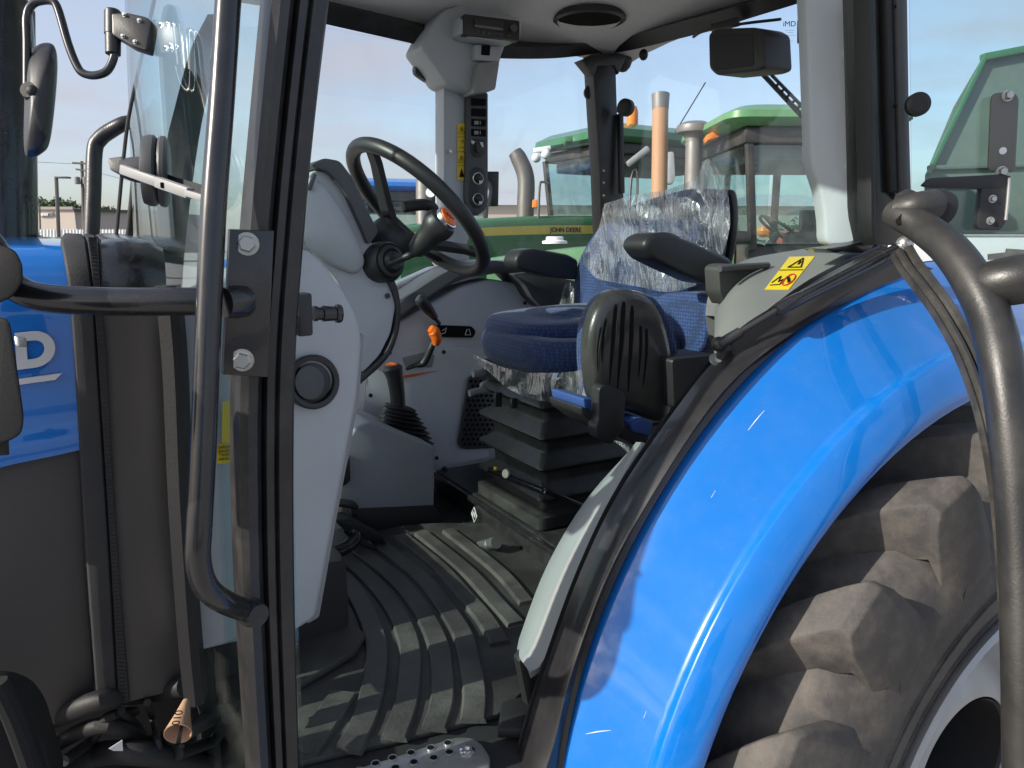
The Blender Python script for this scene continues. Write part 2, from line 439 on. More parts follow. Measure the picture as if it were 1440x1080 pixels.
M = dict(
    black=mat('black_paint', (.015, .015, .017), .28, coat=.25, dust=.12, dustcol=(.10, .09, .085), dscale=14),
    blackd=mat('dusty_black_paint', (.018, .018, .019), .34, dust=.22, dustcol=(.11, .10, .09), dscale=22, bump=.15),
    tube=mat('black_tube_paint', (.014, .014, .016), .24, coat=.3, dust=.12, dustcol=(.10, .09, .085), dscale=20),
    plastic=mat('black_plastic', (.022, .022, .024), .42, bump=.12, bs=500),
    rubber=mat('black_rubber', (.014, .014, .015), .6, bump=.2, bs=200),
    greyd=mat('dark_grey_plastic', (.065, .067, .072), .48, bump=.12, bs=600),
    grey=mat('grey_trim_plastic', (.45, .475, .505), .5, bump=.14, bs=700, var=.06, dust=.18, dustcol=(.34, .34, .33), dscale=3.5),
    greym=mat('mid_grey_plastic', (.27, .27, .275), .5, bump=.14, bs=600, var=.06),
    headl=mat('headliner_fabric', (.74, .73, .72), .9, bump=.5, bs=420, var=.08, vs_=60),
    cowl=mat('brown_grey_side_panel', (.056, .050, .047), .55, bump=.2, bs=300, dust=.25, dustcol=(.07, .062, .055), dscale=3),
    blue=mat('blue_paint', (.001, .148, .53), .25, coat=1.0, spec=.3, var=.05, vs_=4, dust=.08, dustcol=(.16, .26, .45), dscale=26),
    fabric=mat('blue_seat_fabric', (.022, .060, .20), .75, weave=115, sheen=.25),
    fabric2=mat('smooth_blue_fabric', (.03, .075, .26), .75, bump=.3, bs=500),
    mat_=mat('rubber_mat', (.036, .034, .032), .6, bump=.35, bs=130, dust=.55, dustcol=(.13, .125, .115), dscale=7),
    rib=mat('lightened_rubber_rib', (.050, .047, .044), .52, bump=.5, bs=160, dust=.7, dustcol=(.14, .135, .12), dscale=9),  # ribs lighter than the mat, groove shade put into the colour
    tyre=mat('dusty_tyre_rubber', (.056, .053, .051), .66, bump=.35, bs=420, dust=.85, dustcol=(.15, .132, .115), dscale=18),
    silver=mat('silver_rim_paint', (.42, .43, .43), .35, metal=.3, dust=.2, dscale=9),
    steel=mat('galvanised_steel', (.55, .55, .53), .32, metal=.9, dust=.25, dscale=40),
    chrome=mat('bright_metal', (.75, .75, .76), .15, metal=1.0),
    alu=mat('worn_tread_plate', (.42, .42, .42), .35, metal=.8, dust=.5, dustcol=(.16, .14, .12), dscale=25),
    orange=mat('orange_plastic', (.75, .14, .01), .4),
    red=mat('red_plastic', (.55, .03, .02), .45),
    yellow=mat('yellow_decal', (.78, .55, .02), .45, var=.04),
    ink=mat('black_ink', (.010, .010, .010), .85, spec=.1),
    white=mat('white_print', (.75, .75, .75), .5),
    silverink=mat('silver_lettering', (.62, .62, .63), .35, metal=.2),
    kraft=mat('brown_cardboard', (.42, .26, .16), .85, bump=.2, bs=200),
    jgreen=mat('green_paint', (.020, .13, .040), .3, coat=.5, var=.08, dust=.15, dustcol=(.2, .24, .17)),
    jgreenf=mat('faded_green_paint', (.09, .24, .10), .4, coat=.3, var=.1, dust=.25, dustcol=(.3, .36, .27)),
    jyellow=mat('yellow_stripe', (.62, .50, .10), .4),
    jdark=mat('dark_cab_frame', (.028, .03, .03), .45, dust=.25),
    tan=mat('rusted_tan_stack', (.37, .20, .095), .6, dust=.35, dustcol=(.3, .19, .11), dscale=12),
    stack=mat('grey_exhaust_steel', (.17, .165, .16), .5, metal=.4, dust=.3),
    lens=mat('lamp_lens', (.75, .78, .78), .12, coat=.5),
    amber=mat('amber_lens', (.75, .22, .02), .2, coat=.5),
    hopper=mat('pale_green_tank_panel', (.085, .12, .10), .5, var=.14, vs_=5, dust=.4, dustcol=(.13, .165, .14), dscale=12),
    ground=mat('gravel_yard', (.34, .325, .305), .95, bump=.6, bs=40, var=.25, vs_=6),
    asphalt=mat('asphalt', (.07, .07, .072), .9, var=.2, bump=.4, bs=60),
    wall=mat('beige_stucco', (.50, .44, .38), .9, var=.06),
    wallg=mat('taupe_stucco', (.33, .30, .28), .9, var=.06),
    fence=mat('white_vinyl', (.72, .72, .70), .6, var=.04),
    pole=mat('weathered_pole', (.10, .085, .07), .85),
    polem=mat('bronze_lamp_post', (.055, .05, .045), .5),
    leaf=mat('leaf_green', (.065, .105, .03), .7, var=.5, vs_=3),
    leaf2=mat('dark_leaf_green', (.035, .065, .02), .7, var=.5, vs_=3),
    bark=mat('bark', (.09, .065, .045), .9),
    roofm=mat('pale_metal_roof', (.42, .44, .46), .5, var=.06),
    dark=mat('dark_interior', (.02, .02, .022), .7),
    redm=mat('faded_red_paint', (.42, .09, .06), .5, dust=.2),
    whitep=mat('white_paint', (.72, .74, .76), .4, var=.03),
    mirror=mat('mirror_glass', (.8, .82, .84), .03, metal=1.0, var=0),
    screen=mat('radio_display', (.025, .02, .02), .12, coat=.6),
    glass=glassmat('clear_cab_glass', (.985, .992, .99), refl=.75, f0=.03, dirt=.03),
    tint=glassmat('tinted_cab_glass', (.86, .945, .94), refl=.8, f0=.05, dirt=.06),
    jglass=glassmat('aqua_tinted_glass', (.84, .945, .94), refl=.75, f0=.07, dirt=.07),
    pocket=mat('brown_grey_pocket', (.05, .047, .045), .6, bump=.2, bs=300),
    shell=mat('seat_shell_plastic', (.034, .033, .032), .30, coat=.3, bump=.1, bs=300, dust=.3, dustcol=(.10, .095, .085), dscale=18),
    frame=mat('door_frame_paint', (.020, .020, .020), .38, bump=.15, bs=300, dust=.3, dustcol=(.09, .083, .075), dscale=10),
    post=mat('hazed_pillar_trim', (.085, .095, .095), .5),  # lightened to stand in for the glass reflection over the black pillar
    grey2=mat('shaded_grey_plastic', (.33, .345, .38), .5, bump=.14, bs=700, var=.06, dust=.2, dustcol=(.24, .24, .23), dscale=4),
    sill=mat('sill_grey_plastic', (.25, .265, .27), .45, bump=.14, bs=700, var=.05, dust=.15, dustcol=(.28, .27, .25), dscale=6),
    seal=mat('dusty_rubber_seal', (.030, .029, .027), .5, dust=.45, dustcol=(.15, .14, .125), dscale=14, bump=.2),
    bellow=mat('bellows_rubber', (.024, .024, .024), .36, bump=.2, bs=250, dust=.35, dustcol=(.15, .145, .13), dscale=13),
    matte=mat('matte_black_plastic', (.020, .020, .021), .7, spec=.12, bump=.15, bs=400),
    wing=mat('warm_grey_wing_trim', (.19, .185, .18), .5, bump=.14, bs=600, var=.06, dust=.25, dustcol=(.24, .22, .19), dscale=6),
    latch=mat('grey_latch_plate', (.13, .135, .13), .45, dust=.2),
    console=mat('lifted_grey_plastic', (.58, .60, .635), .5, bump=.14, bs=700, var=.06, dust=.2, dustcol=(.38, .38, .37), dscale=4),  # same trim grey made lighter to lift the far console out of shade
    strap=mat('black_grey_rubber_strap', (.034, .034, .036), .62, spec=.25, bump=.2, bs=300, dust=.3, dustcol=(.085, .08, .072), dscale=9),
    pipe=mat('dark_exhaust_steel', (.095, .092, .09), .5, metal=.3, dust=.3),
    film=filmmat(),
)

# ================================================================== SETTING
mb = MB(); mb.grid([[(x, y, -.05) for x in (-900, -20, 20, 900)] for y in (-900, -20, 20, 900)])
build(mb, 'ground', M['ground'], kind='structure')
rd = U(60, 331, z=-.05)
mb = MB(); mb.prism([(-160, 84, -.046), (40, 60, -.046), (40, 66, -.046), (-160, 90, -.046)], (0, 0, .002))
build(mb, 'road', M['asphalt'], kind='structure')

# ================================================================== BLUE TRACTOR (near): body and frame
T = thing('blue_tractor', 'bright blue tractor with its cab door open, filling the foreground', 'tractor', (0.7, 1.6, -.05))
YA, YB, YR, YC = .91, .85, 2.30, 1.61
AX = V((1.385, .645))

# ---- front pillar
def pillar():
    st = [((376, -30), (466, -30)), ((358, 160), (443, 160)), ((343, 330), (427, 330)), ((330, 530), (414, 530)), ((333, 800), (413, 800)), ((352, 1110), (421, 1110))]
    prof = [(0, -.03), (0, .012), (.04, .022), (.16, .027), (.32, .022), (.42, .010), (.45, .002), (.47, .010), (.50, .014), (.62, .014), (.655, .010), (.67, .001), (.69, .006), (.73, .009), (.95, .008), (1.0, .002), (1.0, -.03)]
    rings = []
    for (l, r) in crv([a+b for a, b in st], 5) and [((q[0], q[1]), (q[2], q[3])) for q in crv([a+b for a, b in st], 5)]:
        A, B = U(*l, y=YA), U(*r, y=YA)
        rings.append([A.lerp(B, t) + V((0, -n, 0)) for t, n in prof])
    return MB().loft(rings)
pil = build(pillar(), 'front_pillar', M['blackd'], T)
mb = MB(); mb.prism(px([(323, 322), (386, 324), (377, 531), (313, 527)], y=YA-.038), (0, .012, 0), .002)
pla = build(mb, 'bracket_plate', M['tube'], pil)
for (u, v) in ((348, 343), (341, 506)):
    mb = MB(); mb.hexa(U(u, v, y=YA-.038), (-.25, -1, .02), .0095, .013)
    build(mb, 'hex_bolt', M['steel'], pil)
# latch striker inside the pillar
mb = MB(); mb.prism(rc(px([(418, 414), (439, 412), (441, 472), (420, 474)], y=YA+.03), .004), (0, .03, 0), .003)
a, b = U(441, 441, y=YA+.05), U(480, 441, y=YA+.05)
lk = build(mb, 'striker_block', M['plastic'], pil)
mb = MB(); ax = (b-a).normalized(); w = (b-a).length
mb.lathe([(.010, 0), (.010, w*.12), (.0085, w*.14), (.0085, w*.3)], a, ax, 20).lathe([(.0095, w*.3), (.0105, w*.34), (.0095, w*.78), (.012, w*.8), (.0125, w*.93), (.011, w)], a, ax, 20)
build(mb, 'striker_pin', M['tube'], pil)

# ---- handrail and tubes on the left
mb = MB(); D = .80
mb.tube([U(326, -60, d=D), U(321, 0, d=D), U(311, 150, d=D), U(300, 300, d=D), U(292, 480, d=D), U(285, 650, d=D), U(280, 745, d=D), U(279, 790, d=D+.005), U(290, 825, d=D+.02), U(315, 846, d=D+.05), U(352, 861, d=D+.115)], .0135, 20, 6)
hr = build(mb, 'handrail', M['tube'], T)
mb = MB(); e = U(356, 862, y=YA-.03); mb.lathe([(.0175, -.012), (.0175, 0), (.014, .012)], e, (0.4, -1, 0), 18); build(mb, 'weld_collar', M['blackd'], hr)
mb = MB(); D = .86
mb.tube([U(-60, 300, d=D), U(-14, 345, d=D), U(5, 385, d=D), U(28, 408, d=D), U(70, 420, d=D), U(160, 424, d=D), U(260, 424, d=D+.01), U(340, 423, d=D+.03)], .0165, 20, 6)
mt = build(mb, 'support_tube', M['tube'], T)
mb = MB(); mb.lathe([(.0165, 0), (.0185, .004), (.0185, .018), (.0165, .03)], U(347, 423, y=YA-.03), V((-.9, -.45, 0)), 20); build(mb, 'weld_collar', M['tube'], mt)
mb = MB(); mb.prism(rc(px([(-40, 344), (2, 344), (22, 352), (32, 372), (32, 398), (18, 418), (-10, 430), (-40, 430)], d=.80), .006), ray(20, 390, .05), .006)
build(mb, 'tube_clamp', M['matte'], mt)
mb = MB(); mb.prism(rc(px([(-60, 444), (6, 446), (14, 452), (24, 520), (34, 590), (30, 612), (4, 624), (-60, 632)], d=.70), .008), ray(34, 540, .07), .007)
lb = build(mb, 'marker_lamp', M['matte'], T)
mb = MB(); mb.prism(rc(px([(19, 472), (26, 474), (27, 488), (21, 486)], d=.70), .002), FW*.012, .001)
build(mb, 'lamp_catch', M['steel'], lb)
mb = MB(); mb.tube([U(2, 615, d=.73), U(3, 640, d=.73)], .006, 10); build(mb, 'cable_boot', M['rubber'], lb)

# ---- exhaust stack, left mirror and its arm
mb = MB(); mb.tube([U(-2, 350, d=1.35), U(-3, 100, d=1.35), U(-6, 8, d=1.35), U(-12, -40, d=1.35)], [.062, .059, .057, .03], 28, 5)
ex = build(mb, 'exhaust_stack', M['tube'], T)
mb = MB(); mb.tube([U(43, 350, d=1.38), U(40, 15, d=1.38)], .011, 10); build(mb, 'stack_shield_edge', M['stack'], ex)
mb = MB(); D = 1.15
mb.tube([U(38, 120, d=D), U(38, 60, d=D), U(38, 22, d=D), U(46, 6, d=D), U(60, 1, d=D), U(74, 2, d=D), U(82, 14, d=D), U(96, 62, d=D), U(108, 92, d=D), U(117, 103, d=D), U(133, 106, d=D), U(150, 100, d=D), U(159, 84, d=D), U(162, 68, d=D)], .0062, 14, 6)
ma = build(mb, 'mirror_arm', M['tube'], T)
mb = MB(); mb.lathe([(.011, 0), (.0115, .03), (.0125, .03), (.0125, .065), (.010, .068)], U(159, 76, d=D), UP, 18)
mb.prism(rc(px([(156, 18), (178, 17), (205, 23), (213, 30), (206, 71), (184, 64), (157, 48)], d=D-.012), .004), FW*.024, .003)
cb = build(mb, 'mirror_clamp', M['plastic'], ma)
for (u, v) in ((175, 21), (196, 29), (173, 51), (190, 59)):
    mb = MB(); mb.hexa(U(u, v, d=D-.012), -FW, .0026, .004); build(mb, 'clamp_screw', M['steel'], ma)
# mirror head: a convex back shell
def mirror_head():
    out = crv([(38, 82), (52, 64), (68, 60), (78, 68), (81, 95), (77, 150), (70, 200), (60, 215), (44, 222), (34, 212), (34, 150)], 4, True)
    c = V((46, 145)); rings = []
    for s, dd in ((1.0, .05), (1.0, .03), (.97, .012), (.85, -.004), (.6, -.016), (.3, -.022), (.04, -.024)):
        rings.append([U(c.x+(p[0]-c.x)*s, c.y+(p[1]-c.y)*s, d=1.15+dd) for p in out])
    return MB().loft(rings)
mh = build(mirror_head(), 'mirror', M['plastic'], T)
mb = MB(); mb.ball(U(46, 128, d=1.13), .009, 12); mb.lathe([(.016, 0), (.012, .012)], U(46, 130, d=1.14), -FW, 16); build(mb, 'ball_joint', M['rubber'], mh)
mb = MB(); mb.prism([U(46+(p[0]-46)*.9, 145+(p[1]-145)*.93, d=1.201) for p in crv([(38, 82), (52, 64), (68, 60), (78, 68), (80, 95), (76, 150), (68, 200), (56, 216), (44, 220), (42, 160)], 4, True)], FW*.003)
build(mb, 'mirror_glass', M['mirror'], mh)

# ---- hood, cowl
def hood_ring(X, yo, zt, k=.09, zb=.72, ytop=2.0):
    pts = [V((X, yo+.03, zb)), V((X, yo+.02, zb+.35)), V((X, yo, zt-.33)), V((X, yo, zt-.15))]
    for i in range(7):
        a = math.pi/2*i/6
        pts.append(V((X, yo+.07-.07*math.cos(a), zt-.09+.09*math.sin(a))))
    pts += [V((X, 1.6, zt+.02)), V((X, ytop, zt))]
    return pts
zh = U(60, 344, y=1.25).z
def hoodpart(x0, x1, a, b, n=6, dy=0.0, dz=0.0):
    rings = []
    for i in range(n+1):
        r = hood_ring(x0+(x1-x0)*i/n, 1.18+dy, zh+dz)
        rings.append(resample(r, 44)[a:b])
    return rings
HX = U(100, 500, y=1.18).x
mb = MB()
side = []
for u in (-260, -120, 0, 60, 100, 116):
    lowv = {-260: 712, -120: 684, 0: 655, 60: 643, 116: 631, 100: 634}[u]
    X = U(u, 500, y=1.18).x
    zb = U(u, lowv, y=1.18).z
    r = [V((X, 1.18, zb)), V((X, 1.176, zb+(zh-.2-zb)*.33)), V((X, 1.178, zb+(zh-.2-zb)*.36)), V((X, 1.174, zb+(zh-.2-zb)*.7)), V((X, 1.18, zh-.16))]
    for i in range(9):
        a = math.pi/2*i/8
        r.append(V((X, 1.25-.07*math.cos(a), zh-.10+.10*math.sin(a))))
    r += [V((X, 1.6, zh+.012)), V((X, 2.02, zh))]
    side.append(r)
mb.grid(side, .02, (0, -1, .3))
hood = build(mb, 'hood', M['blue'], T, ang=60)
mb = MB(); mb.prism(px([(-260, 700), (0, 646), (112, 622), (122, 800), (134, 1004), (60, 1024), (-260, 1110)], y=1.192), (0, .03, 0), .004)
build(mb, 'side_panel', M['cowl'], T)
# lettering on the hood: the last letter of the name and its underline swoosh
a = U(26, 516, y=1.172)
text('badge_letter', 'D', M['silverink'], hood, U(22, 517, y=1.1765), U(60, 512, y=1.17)-U(22, 517, y=1.17), (0, 0, 1), .062, .0015, .0032, .12)
mb = MB(); mb.prism(px([(-80, 552), (28, 533), (87, 525), (78, 534), (28, 541), (-80, 561)], y=1.170), (0, .006, 0)); build(mb, 'badge_swoosh', M['silverink'], hood)
# rubber edge, strap and black cowl behind the hood (bands wrapping over the top)
CL = [[(85, 345), (96, 400), (100, 440), (104, 500), (113, 653), (122, 800), (137, 1003)],
      [(122, 345), (130, 400), (133, 440), (137, 500), (147, 653), (156, 800), (166, 992)],
      [(141, 348), (142, 400), (144, 440), (150, 500), (158, 653), (168, 800), (183, 986)],
      [(226, 345), (232, 400), (238, 440), (242, 500), (252, 653), (262, 800), (280, 962)]]
def wrap(curve, off):
    zt2 = U(*curve[0], y=1.25).z
    r = [U(u, v, y=1.176-off) for u, v in crv(curve[1:], 4)][::-1]
    p0 = r[-1]; x0 = U(*curve[0], y=1.25).x
    for i in range(1, 9):
        a = math.pi/2*i/8
        r.append(V((p0.x+(x0-p0.x)*i/8, 1.25-(.074+off)*math.cos(a), p0.z+(zt2+off-p0.z)*math.sin(a))))
    r += [V((x0, 1.6, zt2+off+.01)), V((x0, 2.0, zt2+off))]
    return r
def band(i, prof, name, m, th=.016, k=None):
    mbb = MB(); rows = []
    A, B = CL[i], CL[i+1]
    for t, off in prof:
        rows.append(wrap([(a[0]+(b[0]-a[0])*t, a[1]+(b[1]-a[1])*t) for a, b in zip(A, B)], off))
    mbb.grid(rows, th, (0, -1, .3))
    return build(mbb, name, m, T, ang=50)
band(0, [(0, .003), (.04, .008), (.12, .010), (.9, .009), (.97, .006), (1, .002)], 'hood_seal', M['strap'])
st = band(1, [(0, .004), (.12, .010), (.88, .010), (1, .004)], 'ribbed_strap', M['strap'])
band(2, [(0, .004), (.1, .006), (.4, .004), (.7, -.004), (1, -.016)], 'cowl', M['cowl'])
mb = MB(); rows = [wrap([(a[0]+(b[0]-a[0])*t, a[1]+(b[1]-a[1])*t) for a, b in zip(CL[2], CL[3])], off)[-13:] for t, off in ((.03, .010), (.2, .013), (.5, .012), (.8, .006), (1.02, -.004))]
mb.grid(rows, .006, (0, -1, .3)); build(mb, 'cowl_top', M['tube'], T, ang=50)
mb = MB()
R0, R1 = wrap([(a[0]+(b[0]-a[0])*.2, a[1]) for a, b in zip(CL[1], CL[2])], .0105), wrap([(a[0]+(b[0]-a[0])*.8, a[1]) for a, b in zip(CL[1], CL[2])], .0105)
R0, R1 = resample(R0[:-2], 120), resample(R1[:-2], 120)
for p, q in zip(R0, R1): mb.bar(p, q, .0022, .0022)
o = build(mb, 'strap_rib', M['strap'], st); o['kind'] = 'stuff'
# front corner seal of the cab
mb = MB()
P = [U(u, v, y=1.10) for u, v in crv([(231, 402), (236, 440), (243, 530), (250, 700), (262, 880), (272, 985)], 5)]
mb.sweep(P, [(-.017, -.02), (-.017, .012), (-.006, .018), (.01, .014), (.014, -.02)], (-.3, -1, 0))
build(mb, 'corner_seal', M['rubber'], T)

# ---- windscreen (curved), far front pillar, wiper, guard tube with its reflected leg
def ws(t, s):        # t 0..1 near to far side, s 0..1 bottom to top
    y = .945 + t*1.33
    bulge = math.sin(math.pi*min(1, max(0, t)))**.8
    x0 = .20+.03*s - .15*bulge + (.055*s)*bulge
    return V((x0, y, .80+1.55*s))
mb = MB(); mb.grid([[ws(i/24, j/12) for i in range(25)] for j in range(13)], .005, (-1, 0, 0))
wsc = build(mb, 'windscreen', M['tint'], T, ang=80)
def farpost():
    A = crv([(292, 20), (268, 70), (246, 150), (230, 220), (217, 330), (212, 420)], 4); B = crv([(330, 20), (318, 50), (298, 110), (279, 200), (262, 330), (255, 420)], 4)
    return MB().loft([[U(*a, y=2.27), U(*b, y=2.27), U(*b, y=2.33), U(*a, y=2.33)] for a, b in zip(A, B)])
build(farpost(), 'front_pillar', M['post'], T)
mb = MB(); mb.tube([U(219, -10, d=1.28), U(199, 80, d=1.30), U(181, 165, d=1.32), U(172, 240, d=1.33), U(163, 338, d=1.34)], .0032, 8, 5); build(mb, 'windscreen_edge_seal', M['rubber'], T)
mb = MB(); D = 1.75
mb.tube([U(128, 345, d=D), U(131, 270, d=D), U(133, 212, d=D), U(140, 196, d=D), U(155, 184, d=D), U(180, 172, d=D), U(190, 182, d=D+.06), U(193, 205, d=D+.1), U(188, 270, d=D+.15), U(180, 345, d=D+.2)], [.0175, .0175, .0175, .0175, .0175, .016, .011, .0095, .0095, .0095], 14, 5)  # thin second leg models the tube's reflection in the glass
build(mb, 'guard_tube_and_reflection', M['blackd'], T)
mb = MB(); D = 1.0
mb.prism(rc(px([(150, 222), (172, 219), (178, 232), (178, 247), (154, 239)], d=D), .004), FW*.03, .004)
wp = build(mb, 'wiper', M['greyd'], T)
mb = MB(); mb.bar(U(172, 238, d=D), U(222, 256, d=D-.03), .010, .013, .002); mb.bar(U(222, 256, d=D-.03), U(268, 272, d=D-.06), .012, .014, .002); mb.bar(U(262, 271, d=D-.06), U(300, 283, d=D-.08), .008, .008, .001)
build(mb, 'wiper_arm', M['greym'], wp)
mb = MB()
for i in range(3): mb.box(U(229+i*8, 260.5+i*2.3, d=D-.043), (.006, .006, .007), None, .001)
build(mb, 'arm_slot', M['ink'], wp)
mb = MB(); mb.bar(U(218, 246, d=D+.02), U(300, 272, d=D-.02), .004, .012); mb.bar(U(215, 243, d=D+.02), U(298, 266, d=D-.02), .003, .003); build(mb, 'wiper_blade', M['rubber'], wp)
mb = MB(); c = U(209, 240, d=D+.02); ad = (RT*1.0+FW*.36).normalized()
mb.lathe([(.012, -.035), (.017, -.018), (.018, -.01), (.045, -.006), (.048, .002), (.048, .008), (.044, .012)], c, ad, 26)
mb.lathe([(.046, .014), (.048, .017), (.048, .022), (.04, .026)], c, ad, 26)
build(mb, 'pivot_disc', M['greyd'], wp)

# ================================================================== CAB INTERIOR: dash, wheel, floor
mb = MB(); mb.prism(rc(px([(424, 352), (436, 352), (462, 378), (486, 412), (505, 450), (510, 480), (503, 560), (488, 640), (470, 735), (455, 815), (445, 870), (415, 889), (380, 900), (330, 905), (262, 922), (246, 700), (238, 480), (260, 420), (380, 352)], y=1.12), .012, 3), (0, .10, 0), .012, 3)
dp = build(mb, 'dash_side_panel', M['grey'], T)
mb = MB(); mb.prism(rc(px([(512, 470), (505, 562), (490, 642), (472, 737), (458, 817), (449, 868), (432, 878), (452, 780), (470, 690), (486, 610), (495, 540), (498, 470)], y=1.125), .004), (.01, .09, 0), .004)
build(mb, 'panel_edge', M['greym'], dp)
c = U(439, 537, y=1.115); n_ = V((.12, -1, .12)).normalized()
mb = MB(); mb.lathe([(.041, -.01), (.042, .006), (.039, .010), (.033, .008), (.032, -.004), (.0, -.004)], c, n_, 32, cap=False)
av = build(mb, 'air_vent', M['plastic'], dp)
mb = MB()
R_ = n_.to_track_quat('Z', 'Y').to_matrix()
mb.prism([c+n_*.0005+R_ @ V((.029*math.cos(a), .029*math.sin(a), 0)) for a in [math.pi*2*i/28 for i in range(28)]], n_*.004, .002)
build(mb, 'vent_disc', M['plastic'], dp)
mb = MB(); mb.prism([c+n_*.004+R_ @ V((.014+.026*math.cos(a)*.9-.02, .026*math.sin(a), 0)) for a in [math.pi*2*i/24 for i in range(24)]], n_*.003, .0015); build(mb, 'vent_flap', M['greyd'], dp)
# yellow notice seen through the glass beside the handrail
mb = MB(); mb.prism(px([(313, 565), (327, 564), (326, 622), (312, 623)], y=1.105), (0, .001, 0)); mb.prism(px([(307, 625), (326, 624), (325, 651), (305, 652)], y=1.105), (0, .001, 0))
yd = build(mb, 'warning_decal', M['yellow'], dp)
for i, s in enumerate(('babys', 'keuvig', 'Tecline', 'secte')):
    text('decal_text', s, M['ink'], dp, U(307.5, 631+i*5.6, y=1.104), (1, -.1, 0), (0, 0, 1), .007, .0002)

def pad(outl, off, inset=.5, bulge=.03, n=3):
    """padded block: outline in 3D, thickness along off, puffed front"""
    P = [V(p) for p in outl]; c = sum(P, V())/len(P); off = V(off); d = off.normalized()
    rings = []
    for s, h in ((.93, 1.0), (.99, .9), (1.0, .55), (1.0, .25), (.985, .10), (.95, 0), (.88, -.06*0), (.7, 0), (.4, 0), (.03, 0)):
        k = (1-s)
        rings.append([c+(p-c)*s+off*h-d*bulge*(1-min(1, s)**2)*(1 if h <= 0.0 else 0) for p in P])
    return MB().loft(rings)

# steering column cowl
mb = MB(); mb.prism(rc(px([(418, 345), (421, 300), (428, 256), (440, 238), (462, 243), (487, 272), (508, 312), (519, 336), (535, 360), (551, 392), (557, 428), (550, 468), (534, 500), (508, 527), (502, 480), (491, 432), (474, 392), (446, 360)], y=1.44), .012, 3), (0, .34, 0), .02, 4)
cw = build(mb, 'column_cowl', M['grey'], T)
CF = pad([V(p) for p in rc(px([(432, 246), (452, 254), (482, 294), (504, 338), (516, 372), (502, 388), (470, 376), (440, 356), (423, 330)], y=1.428), .015, 4)], (0, .05, 0), bulge=.022)
build(CF, 'cowl_face', M['grey'], cw, ang=80)
mb = MB(); mb.prism(rc(px([(436, 233), (455, 222), (478, 226), (496, 250), (515, 292), (533, 326), (519, 345), (508, 318), (486, 270), (462, 241)], y=1.42), .008, 3), (0, .38, 0), .008, 3)
build(mb, 'instrument_hood', M['greyd'], cw)
mb = MB(); P = crv([(536, 388), (548, 402), (557, 430), (555, 462), (540, 498), (507, 530)], 6); Q = crv([(542, 376), (557, 398), (564, 430), (561, 468), (545, 505), (507, 541)], 6)
mb.prism(px(P, y=1.432)+px(Q, y=1.432)[::-1], (0, .36, 0), .003); build(mb, 'cowl_trim', M['plastic'], cw)
for (u, v) in ((545, 416), (449, 350)):
    mb = MB(); mb.lathe([(.0055, 0), (.005, .003)], U(u, v, y=1.437), (0, -1, 0), 12); build(mb, 'trim_screw', M['plastic'], cw)
mb = MB(); mb.prism(rc(px([(441, 243), (446, 246), (438, 268), (433, 266)], y=1.412), .002), (0, .01, 0), .001)
build(mb, 'cowl_slot', M['greyd'], cw)

# steering wheel (45 degree column)
wn = V((math.sin(.8)*math.cos(.05), math.sin(.8)*math.sin(.05), math.cos(.8)))
wc = V((.685, 1.619, 1.716)); wa = wn.cross(V((0, 1, 0))).normalized(); wb = wn.cross(wa); WR = .19
def rim(u, v):
    r = FW*FPX + RT*(u-720) + UP*(540-v); best = None
    for i in range(360):
        t = math.radians(i); p = wc+WR*(wa*math.cos(t)+wb*math.sin(t)); q = p-CAM
        e = (q-r*(q.dot(r)/r.dot(r))).length
        if best is None or e < best[0]: best = (e, p)
    return best[1]
mb = MB(); mb.tube([wc+WR*(wa*math.cos(t)+wb*math.sin(t)) for t in [2*math.pi*i/48 for i in range(48)]], .0165, 18, 2, closed=True)
sw = build(mb, 'steering_wheel', M['plastic'], T)
hub = wc - wn*.085
for (u, v, w) in ((520, 205, .036), (690, 356, .030), (560, 215, .0)):
    if not w: continue
    e = rim(u, v); mb = MB(); dv = (e-hub).normalized(); s_ = wn.cross(dv).normalized()
    mb.loft([[p+s_*ww*.5+wn*.006, p-s_*ww*.5+wn*.006, p-s_*ww*.42-wn*.008, p+s_*ww*.42-wn*.008] for p, ww in ((hub+dv*.02, w*1.5), (hub+(e-hub)*.4, w*1.15), (hub+(e-hub)*.8+wn*.004, w*.95), (e-dv*.006, w*.85))])
    build(mb, 'spoke', M['plastic'], sw)
e = wc+(wc-rim(600, 330)).normalized()*0
e = rim(610, 372); mb = MB(); dv = (e-hub).normalized(); s_ = wn.cross(dv).normalized()
mb.loft([[p+s_*ww*.5+wn*.006, p-s_*ww*.5+wn*.006, p-s_*ww*.42-wn*.008, p+s_*ww*.42-wn*.008] for p, ww in ((hub+dv*.02, .05), (e-dv*.006, .03))]); build(mb, 'spoke', M['plastic'], sw)
mb = MB(); mb.lathe([(.040, -.05), (.052, -.03), (.056, -.005), (.052, .012), (.03, .018)], hub, wn, 28); build(mb, 'hub', M['plastic'], sw)
mb = MB(); mb.lathe([(.034, -.19), (.036, -.05)], hub, wn, 20); build(mb, 'column', M['plastic'], cw)

